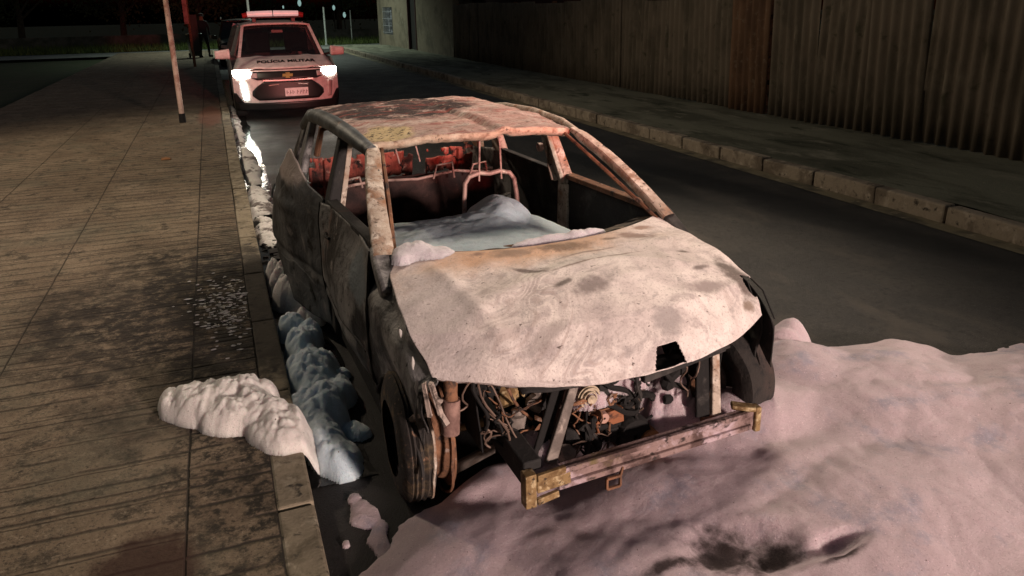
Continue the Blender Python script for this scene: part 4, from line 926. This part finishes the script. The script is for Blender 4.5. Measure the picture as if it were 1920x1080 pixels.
def hose(p, q, sag, r, mat, name='burnt_hose'):
    p = Vector(p); q = Vector(q); m = MB(); k = Vector((random.uniform(-.03, .03), random.uniform(-.03, .02), 0))
    m.tube([p.lerp(q, t/8)+Vector((0, 0, -sag*sin(pi*t/8)))+k*sin(pi*t/4) for t in range(9)], r, 7); return m.build(name, mat, bc, jitter=.003, jscale=25)
M_wire = plain('bare_wire', (.17, .115, .09), .6, .4)
for p, q, sg, r, mt in (((-.58, .03, .66), (-.47, -.0, .34), .02, .005, M_wire), ((-.57, .04, .66), (-.42, .0, .33), -.02, .004, M_wire), ((-.59, .03, .66), (-.55, .05, .40), .0, .009, M_char), ((-.55, .05, .41), (-.53, .05, .32), 0, .005, M_wire),
        ((-.50, .02, .65), (-.35, .05, .40), .03, .006, M_rust), ((-.6, .04, .64), (-.66, .06, .50), .03, .004, M_wire), ((.2, .02, .55), (.36, .0, .40), .03, .012, M_char), ((.30, -.01, .56), (.35, -.02, .40), 0, .004, M_wire), ((.40, -.02, .54), (.34, -.03, .38), 0, .004, M_wire),
        ((.36, .02, .56), (.28, .03, .42), .0, .03, M_char), ((.0, .05, .52), (.2, .04, .47), -.03, .014, M_char), ((-.05, .05, .5), (.1, .1, .42), .04, .008, M_rust), ((-.3, .10, .56), (-.2, .1, .42), .02, .012, M_rust),
        ((-.36, .06, .55), (-.30, .08, .42), 0, .02, M_steel), ((.02, -.0, .20), (.05, .05, .33), 0, .006, M_rust), ((.14, .0, .36), (.15, .02, .22), 0, .005, M_wire), ((-.02, .0, .33), (-.03, .0, .21), .0, .006, M_rust), ((.1, .0, .34), (.2, .02, .30), .03, .006, M_char)):
    hose(p, q, sg, r, mt)
for (c, r, mt, nm) in (((-.43, .12, .50), (.06, .05, .045), M_brass, 'scorched_casting'), ((-.40, .08, .40), (.045, .04, .04), M_steel, 'scorched_casting'), ((-.26, .12, .50), (.03, .04, .05), M_rust, 'scorched_casting'), ((-.30, .14, .33), (.03, .03, .035), M_rust, 'scorched_casting'),
        ((-.35, .11, .52), (.05, .02, .02), M_brass, 'scorched_casting'), ((.20, .05, .53), (.035, .05, .035), M_char, 'scorched_casting'), ((.28, .02, .36), (.022, .02, .02), M_char, 'scorched_casting'), ((-.22, .0, .24), (.04, .04, .03), M_steel, 'scorched_casting'), ((.02, .03, .27), (.06, .03, .04), M_soot, 'scorched_casting'), ((-.16, .05, .30), (.05, .04, .05), M_soot, 'scorched_casting')):
    m = MB()
    m.lathe([(-r[2], .1*r[0]), (-r[2], r[0]*.8), (-r[2]*.6, r[0]), (r[2]*.5, r[0]*.9), (r[2]*.6, r[0]*.55), (r[2], r[0]*.5), (r[2], .1*r[0])], (0, 0, 0), random.choice('xyz'), 9)
    m.v = [(v[0]+c[0], v[1]*r[1]/r[0]+c[1], v[2]+c[2]) for v in m.v]
    m.build(nm, mt, bc, jitter=.008, jscale=16)

random.seed(44)
def tangle(c, ext, n, r, mat):
    p = Vector(c); v = Vector((random.uniform(-1, 1), random.uniform(-.5, .5), random.uniform(-1, 1))); pts = []
    for i in range(n):
        v = (v*.72+Vector((random.gauss(0, 1), random.gauss(0, .6), random.gauss(0, 1)))*.5); v += (Vector(c)-p)*Vector((1, 1, 1)).length*.0
        for k in range(3):
            if abs(p[k]-c[k]) > ext[k]: v[k] = -abs(v[k])*(1 if p[k] > c[k] else -1)
        p = p+v*.022; pts.append(p.copy())
    m = MB(); m.tube(pts, r, 6); m.build('burnt_wiring', mat, bc, jitter=.002, jscale=40)
for c, e, n, r, mt in (((-.42, .08, .47), (.14, .07, .12), 70, .0035, M_rust), ((-.35, .05, .40), (.16, .06, .12), 60, .005, M_char), ((.0, .03, .40), (.18, .04, .12), 90, .0035, M_rust), ((.05, .02, .30), (.2, .04, .10), 90, .004, M_char), ((.1, .02, .48), (.22, .04, .07), 80, .005, M_soot), ((.0, .0, .26), (.2, .03, .06), 80, .003, M_wire), ((-.55, .06, .5), (.08, .06, .14), 50, .003, M_wire), ((.35, .02, .47), (.1, .05, .1), 50, .004, M_soot), ((-.1, .02, .36), (.1, .03, .1), 60, .006, M_rust)):
    tangle(c, e, n, r, mt)
for c, e, n, r, mt in (((-.46, .12, .42), (.12, .06, .16), 60, .011, M_char), ((.02, .06, .42), (.2, .05, .14), 70, .012, M_char), ((-.30, .10, .45), (.1, .06, .14), 50, .013, M_soot), ((.08, .03, .27), (.22, .04, .08), 60, .013, M_char), ((-.08, .05, .50), (.22, .05, .05), 50, .012, M_soot), ((.38, .06, .40), (.1, .05, .14), 40, .010, M_char)):
    tangle(c, e, n, r, mt)
# interior: seat frames, headrest rods, rear bench, tailgate
M_tube = layered('pink_scorched_tube', (.42, .28, .25), [((.16, .09, .08), 10, .48, .68), ((.50, .42, .36), 20, .55, .7)], .6, .3, (80, .002))
def seat(x0, y0, top, w, rods=True, lab=None):
    s_ = MB(); h0 = .42; r = .015
    pts = [(x0-w-.03, y0-.03, h0), (x0-w-.012, y0, top-.16), (x0-w, y0+.01, top-.06), (x0-w+.03, y0+.01, top-.018), (x0-w*.4, y0+.01, top), (x0, y0+.005, top-.01), (x0+w*.4, y0+.01, top), (x0+w-.03, y0+.01, top-.018), (x0+w, y0+.01, top-.06), (x0+w+.012, y0, top-.16), (x0+w+.03, y0-.03, h0)]
    s_.tube(pts, r, 10); o = s_.build('seat_frame', M_tube, bc)
    if lab: o['label'] = lab
    if rods:
        for dx, tl in ((-.075, 0), (.075, .012)):
            q = MB(); q.tube([(x0+dx, y0, top-.05), (x0+dx*.8+tl, y0+.01, top+.21)], .0065, 8); q.build('headrest_rod', M_tube, o)
    q = MB()
    for k in range(4): q.tube([(x0-w-.01, y0-.01, .5+k*.09), (x0, y0+.02, .49+k*.09), (x0+w+.01, y0-.01, .5+k*.09)], .004, 5)
    q.build('seat_spring', M_rust, o); q = MB(); q.grid(6, 6, lambda u, v: (x0-w+2*w*u, y0-.05-.42*v, .34+.04*v)); q.build('seat_pan', M_char, o, thick=.02, jitter=.01)
    return o
seat(.225, 1.92, 1.00, .165, True, 'right front seat frame with bent top hoop')
m = MB()
for x, w_, z in ((-.52, .12, .86), (.12, .16, .90), (.40, .14, .88)): m.tube([(x, 2.78, .80), (x+.02, 2.76, z), (x+w_-.02, 2.77, z+.01), (x+w_, 2.79, .79)], .008, 6)
m.tube([(-.64, 2.77, .80), (-.3, 2.79, .825), (.0, 2.78, .81), (.3, 2.80, .84), (.64, 2.77, .79)], .011, 8); m.build('rear_bench_frame', M_tube, bc, jitter=.004)
m = MB()
for x in (-.26, -.12, .03): m.tube([(x, 2.8, .93), (x-.03, 2.83, 1.10)], .006, 6)
m.build('rear_headrest_rod', M_tube, bc)
m = MB(); m.grid(40, 12, lambda u, v: (-.62+1.24*u, 2.84+.05*v, .48+.34*v+.008*fbm((u*8, v*4, 0), 2))); m.build('rear_bench_back', layered('red_brown_scorched_panel', (.06, .03, .027), [((.02, .012, .012), 4, .4, .62), ((.12, .06, .05), 9, .6, .75)], .8, .2, (40, .006)), bc, thick=.015)
m = MB(); m.grid(110, 40, lambda u, v: (-.66+1.32*u, 3.52-.10*v+.02*fbm((u*9, v*3, 5), 1.2)+(.03 if int(u*11) % 3 == 0 else 0), .40+.50*v+.014*fbm((u*8, v*4, 3), 2)), lambda u, v: (v > .84 and fbm((u*14, v*3, 1), 1) > .02) or (v < .62 and fbm((u*7, v*5, 8), 1) > -.02) or (.62 < u < .70 and v > .5)); m.build('tailgate_panel', layered('scorched_red_lit_tailgate', (.34, .08, .06), [((.05, .02, .018), 4, .46, .6, (1, 1, .5)), ((.45, .27, .22), 10, .56, .68), ((.02, .012, .012), 14, .54, .62)], .8, .2, (40, .006)), bc, thick=.02)  # red light on the cabin rear is put into the panel's base colour
m = MB(); m.tube([(-.60, 3.42, .93), (-.56, 3.34, 1.14), (-.3, 3.30, 1.19), (0, 3.29, 1.20), (.3, 3.30, 1.19), (.56, 3.34, 1.14), (.60, 3.42, .93)], .025, 8); m.build('tailgate_window_frame', M_rust, bc, jitter=.006)
m = MB(); m.tube([(.33, 2.6, 1.13), (.28, 2.55, 1.02)], .006, 6); m.build('hanging_wire', M_wire, bc)
m = MB(); m.tube([(.66, 2.02, 1.2), (.655, 1.98, 1.12), (.65, 1.97, 1.0), (.66, 1.93, .9)], .008, 6); m.build('seat_belt_remnant', M_wire, bc, jitter=.004)
m = MB(); m.lathe([(-.02, .005), (-.015, .03), (.015, .03), (.02, .005)], (.64, 2.07, 1.10), 'x', 12); m.build('belt_anchor', M_tube, bc, jitter=.005)
# right wing outer flap at the nose
m = MB(); m.grid(14, 10, lambda u, v: (.795+.02*sin(pi*u)-.04*v*(1-u), .40-.42*u, .835-.20*u**1.6-.02-(.16+.04*u)*v*sst(0, .4, u+.1))); m.build('front_wing_flap', M_soot, bc, thick=.005, jitter=.006, jscale=8)
m = MB(); m.tube([(.79, .42, .845), (.815, .25, .80), (.82, .1, .74), (.81, .0, .64)], .004, 6); m.build('wing_edge', M_soot, bc, jitter=.003)

# ------------------------------------------------------------------ FOAM
def foam(name, blobs, x0, x1, y0, y1, step, base, label, cat, kind=None, mat=None, bil=(5, .35), holes=(), minh=.004, fine=.006, parent=None, bank=False, puff=.12):
    m = MB(); m.keepn = 1
    nx = int((x1-x0)/step); ny = int((y1-y0)/step); hs = {}; idx = {}
    for j in range(ny+1):
        for i in range(nx+1):
            x = x0+i*step; y = y0+j*step; h = 0
            wx = x+.05*fbm((x, y, 1), 3, 3); wy = y+.05*fbm((x, y, 8), 3, 3)
            for (bx, by, rx, ry, bh, rot) in blobs:
                dx = wx-bx; dy = wy-by; c, s_ = cos(rot), sin(rot); a = (dx*c+dy*s_)/rx; b = (-dx*s_+dy*c)/ry; d2 = a*a+b*b
                if d2 < 1: hh = bh*(1-d2)**(.95 if bank else .5)*(1.25 if bank else 1); kk = (.35 if bank else .7)*bh; dd = max(0, 1-abs(h-hh)/kk); h = max(h, hh)+(dd*dd*kk*.25 if h > 0 else 0)
            if h > 0:
                bl = billow((x, y, .5), bil[0], 3)
                h = h*(1-bil[1]*.5+bil[1]*bl+puff*(billow((x+3, y, .9), bil[0]*3.1, 3)-.4))+fine*fbm((x, y, 2), 22, 3)*min(1, h/.03)
                for (hx, hy, hr, *hr2) in holes:
                    ry_ = hr2[0] if hr2 else hr
                    d = sqrt(((x-hx)/hr)**2+((y-hy)/ry_)**2)+.35*fbm((x, y, 4), 9, 4)
                    h *= (.72+.28*sst(.3, 1.9, d)) if bank else sst(.55, 1.5, d)
            hs[i, j] = h
    for j in range(ny):
        for i in range(nx):
            q = [(i, j), (i+1, j), (i+1, j+1), (i, j+1)]
            if max(hs[k] for k in q) < minh: continue
            f = []
            for k in q:
                if k not in idx:
                    x = x0+k[0]*step; y = y0+k[1]*step; idx[k] = len(m.v); h = hs[k]
                    m.v.append((x, y, base(x, y)+(h if h >= minh else -.012)))
                f.append(idx[k])
            m.f.append(tuple(f))
    o = m.build(name, mat or M_foam, parent, autos=False)
    if label: tag(o, label, cat)
    if kind: o['kind'] = kind
    return o
road0 = lambda x, y: .003
# great bank in front and right of the wreck
foam('foam', [(2.9, .7, 2.9, 1.9, .13, .5), (2.0, 1.9, 1.5, .85, .15, .1), (2.95, 2.5, .85, .80, .16, -.2), (2.70, 2.92, .5, .42, .18, .3), (3.6, 1.9, 1.0, 1.0, .17, 0), (1.45, 1.95, 1.1, .9, .12, .35), (2.05, 2.65, .85, .40, .19, 0), (4.4, 1.3, 1.3, 1.3, .2, 0), (.80, 2.30, .55, .42, .08, .3), (.55, 2.30, .3, .25, .05, 0), (2.96, 3.30, .19, .15, .17, 0), (2.86, 3.22, .16, .14, .17, 0), (1.5, 2.28, .80, .36, .12, .03), (1.2, 2.0, .6, .5, .11, 0), (3.4, 2.85, .4, .3, .09, .2), (.86, 2.66, .20, .14, .10, .3), (.70, 2.52, .18, .12, .05, .3), (1.65, 2.75, .45, .3, .13, 0), (.98, 2.62, .30, .22, .10, 0)],
     .2, 5.4, .2, 4.3, .019, road0, 'great bank of pinkish white foam spread over the road in front of and beside the wreck', 'foam', 'stuff', bank=True, mat=M_bank, bil=(1.3, .22), puff=.05, fine=.002, holes=((1.50, 1.87, .12, .10), (1.63, 1.80, .10, .07), (1.82, 1.71, .09, .03)))
walk0 = lambda x, y: .152
foam('foam_mound', [(-.20, 3.62, .24, .17, .115, -.35), (-.04, 3.45, .26, .17, .13, -.7), (.10, 3.25, .17, .20, .11, .2), (-.32, 3.68, .12, .10, .09, 0), (.02, 3.60, .13, .12, .12, -.5)],
     -.55, .36, 2.8, 4.0, .007, lambda x, y: .152 if x < .17 else .152-.13*sst(.17, .24, x), 'thick puffy heap of warm white foam lying across the paving at the kerb edge', 'foam', mat=M_white_foam, bil=(5, .45), puff=.22, fine=.003)
foam('foam_mound', [(.28, 3.25, .11, .22, .13, .1), (.33, 3.15, .13, .16, .10, 0), (.30, 3.58, .13, .24, .17, .1), (.38, 3.75, .11, .16, .12, 0), (.29, 3.98, .12, .24, .18, -.1), (.37, 4.15, .09, .13, .11, 0), (.28, 4.35, .10, .20, .17, 0), (.36, 4.52, .10, .13, .14, 0), (.27, 4.68, .09, .14, .16, 0), (.44, 3.38, .06, .07, .05, 0), (.45, 4.0, .05, .06, .05, 0)], .17, .62, 2.9, 5.0, .010, road0, 'long bluish foam drift in the gutter between kerb and wreck', 'foam', mat=M_shade_foam, bil=(5, .35), puff=.2)
foam('foam_mound', [(.25, 5.72, .08, .14, .18, 0), (.29, 5.50, .10, .13, .22, .4), (.30, 5.22, .10, .12, .20, 0), (.38, 5.12, .10, .14, .19, .5), (.43, 4.90, .08, .12, .13, .2), (.35, 4.92, .06, .07, .10, 0), (.40, 5.40, .05, .07, .08, 0)], .17, .62, 4.6, 6.0, .010, road0, 'cream coloured foam lumps in the gutter by the rear door of the wreck', 'foam', mat=M_white_foam, bil=(7, .45))
foam('foam_mound', [(.36, 2.72, .05, .10, .014, .3), (.38, 2.55, .035, .10, .012, 0), (.33, 2.83, .03, .05, .01, 0), (.40, 2.62, .03, .05, .01, 0), (.30, 2.60, .015, .02, .01, 0), (.44, 2.45, .03, .03, .01, .3), (.36, 2.40, .05, .03, .008, .3)], .2, .6, 2.2, 3.1, .006, road0, 'small bluish foam puddle beside the burnt front wheel', 'foam', mat=M_bank, bil=(10, .4))
m_s = foam('foam_strip', [(.27, 14.8, .07, 3.2, .035, 0), (.30, 10.6, .12, 1.5, .06, 0), (.28, 8.4, .13, .95, .07, 0), (.31, 7.2, .14, .5, .05, 0)], .17, .62, 6.6, 18, .02, road0, 'long thin strip of dirty white foam running along the gutter towards the police car', 'foam', mat=M_foamd, bil=(7, .6), fine=.01, holes=((.3, 9.3, .12, .12), (.3, 7.75, .1, .06), (.28, 12.2, .08, .1)))
# small flecks on the sooty paving
m = MB(); random.seed(5)
for i in range(260):
    x = random.gauss(-.08, .13); y = random.gauss(5.05, .30); r = random.uniform(.003, .013)
    if x > .02 or x < -.5: continue
    m.lathe([(0, r), (r*.35, r*.7), (r*.5, .001)], (0, 0, 0), 'z', 6); n = 18
    ax = random.uniform(.8, 2.2); m.v[-n:] = [(v[0]*random.uniform(.6, 1.3)*ax+x, v[1]*random.uniform(.6, 1.4)+y, v[2]*.5+.155) for v in m.v[-n:]]
tag(m.build('foam_flecks', M_foam, smooth=True), 'scattered white foam flecks on the blackened paving', 'foam', kind='stuff')
m = MB(); m.grid(20, 200, lambda u, v: (.178+(.30+.10*fbm((v*14, 0, 2), 1))*u, 3.0+v*22, .0045))
o_, nt_, b_ = newmat('gutter_water', .10, 0, .5); b_.inputs['Base Color'].default_value = (.012, .012, .012, 1)
nbump(nt_, b_, nnoise(nt_, coords(nt_), 14, 3), .004)
structure(m.build('gutter_water', o_))
# burnt debris by the kerb
random.seed(9); m = MB()
for i in range(46):
    x = random.uniform(.2, .46); y = random.choice([random.gauss(6.6, .35), random.gauss(8.0, .5)]); r = random.uniform(.012, .045)
    m.box(x-r, x+r, y-r*1.3, y+r*1.3, .0, r*.7)
tag(m.build('burnt_debris', M_char, smooth=False, jitter=.02, jscale=18), 'charred crumbs of burnt trim in the gutter near the rear door', 'debris', kind='stuff')
m = MB(); m.grid(8, 5, lambda u, v: (-.775+.12*u, 10.75+.20*v*(1-.4*u), .156+.02*sin(pi*u)*sin(pi*v)))
tag(m.build('dry_leaf', layered('dry_leaf_brown', (.26, .12, .05), [((.12, .06, .03), 20, .5, .7)], .8), thick=.002), 'curled brown leaf on the left pavement', 'leaf')

# foam inside and on the car (top-level things resting in / on it)
def toworld(x, y): return (CX+x*cos(CA)-y*sin(CA), CY+x*sin(CA)+y*cos(CA))
def carfoam(name, blobs, x0, x1, y0, y1, step, base, label, **k):
    o = foam(name, blobs, x0, x1, y0, y1, step, base, label, 'foam', **k); o.location = (CX, CY, 0); o.rotation_euler = (0, 0, CA); return o
carfoam('foam_mound', [(-.30, 1.10, .62, .92, .20, 0), (.14, 1.45, .42, .60, .16, 0), (.19, 1.66, .17, .30, .25, 0), (.05, 1.5, .2, .3, .18, 0)], -.66, .66, .66, 2.1, .012, lambda x, y: .645, 'smooth bluish foam filling the front of the wreck cabin around the seat frame', mat=M_shade_foam, bil=(3, .06), fine=.0015, puff=.03)
carfoam('foam_mound', [(-.635, .74, .10, .09, .055, -.3), (-.55, .68, .11, .07, .035, -.5)], -.8, -.3, .5, .9, .008, lambda x, y: .925, 'pink tinged foam clump on the bonnet corner at the foot of the left windscreen pillar', bil=(8, .3), fine=.003)
carfoam('foam_strip', [(.06, .68, .22, .045, .035, .06), (.2, .69, .16, .04, .04, .15)], -.3, .5, .58, .8, .008, lambda x, y: .915, 'thin foam line lying along the base of the empty windscreen', bil=(10, .4), fine=.003)
carfoam('foam_mound', [(-.05, .10, .14, .10, .10, 0), (-.14, .06, .06, .06, .07, 0), (.10, .12, .12, .10, .12, 0)], -.3, .3, -.02, .3, .008, lambda x, y: .43+.0*x, 'greyish foam caught on the engine behind the pulley', mat=M_bank, bil=(12, .7), fine=.008)
carfoam('foam_mound', [(.32, .16, .16, .22, .34, 0), (.40, .05, .10, .10, .18, 0), (.25, .30, .2, .2, .40, 0)], .12, .56, -.08, .5, .010, lambda x, y: .12, 'foam heap filling the right side of the engine bay', mat=M_bank, bil=(8, .45), fine=.006)
carfoam('foam_mound', [(-.36, .02, .055, .15, .09, .2)], -.46, -.25, -.15, .22, .007, lambda x, y: .27, 'strip of foam on the left chassis rail behind the yellow bracket', mat=M_bank, bil=(12, .3))
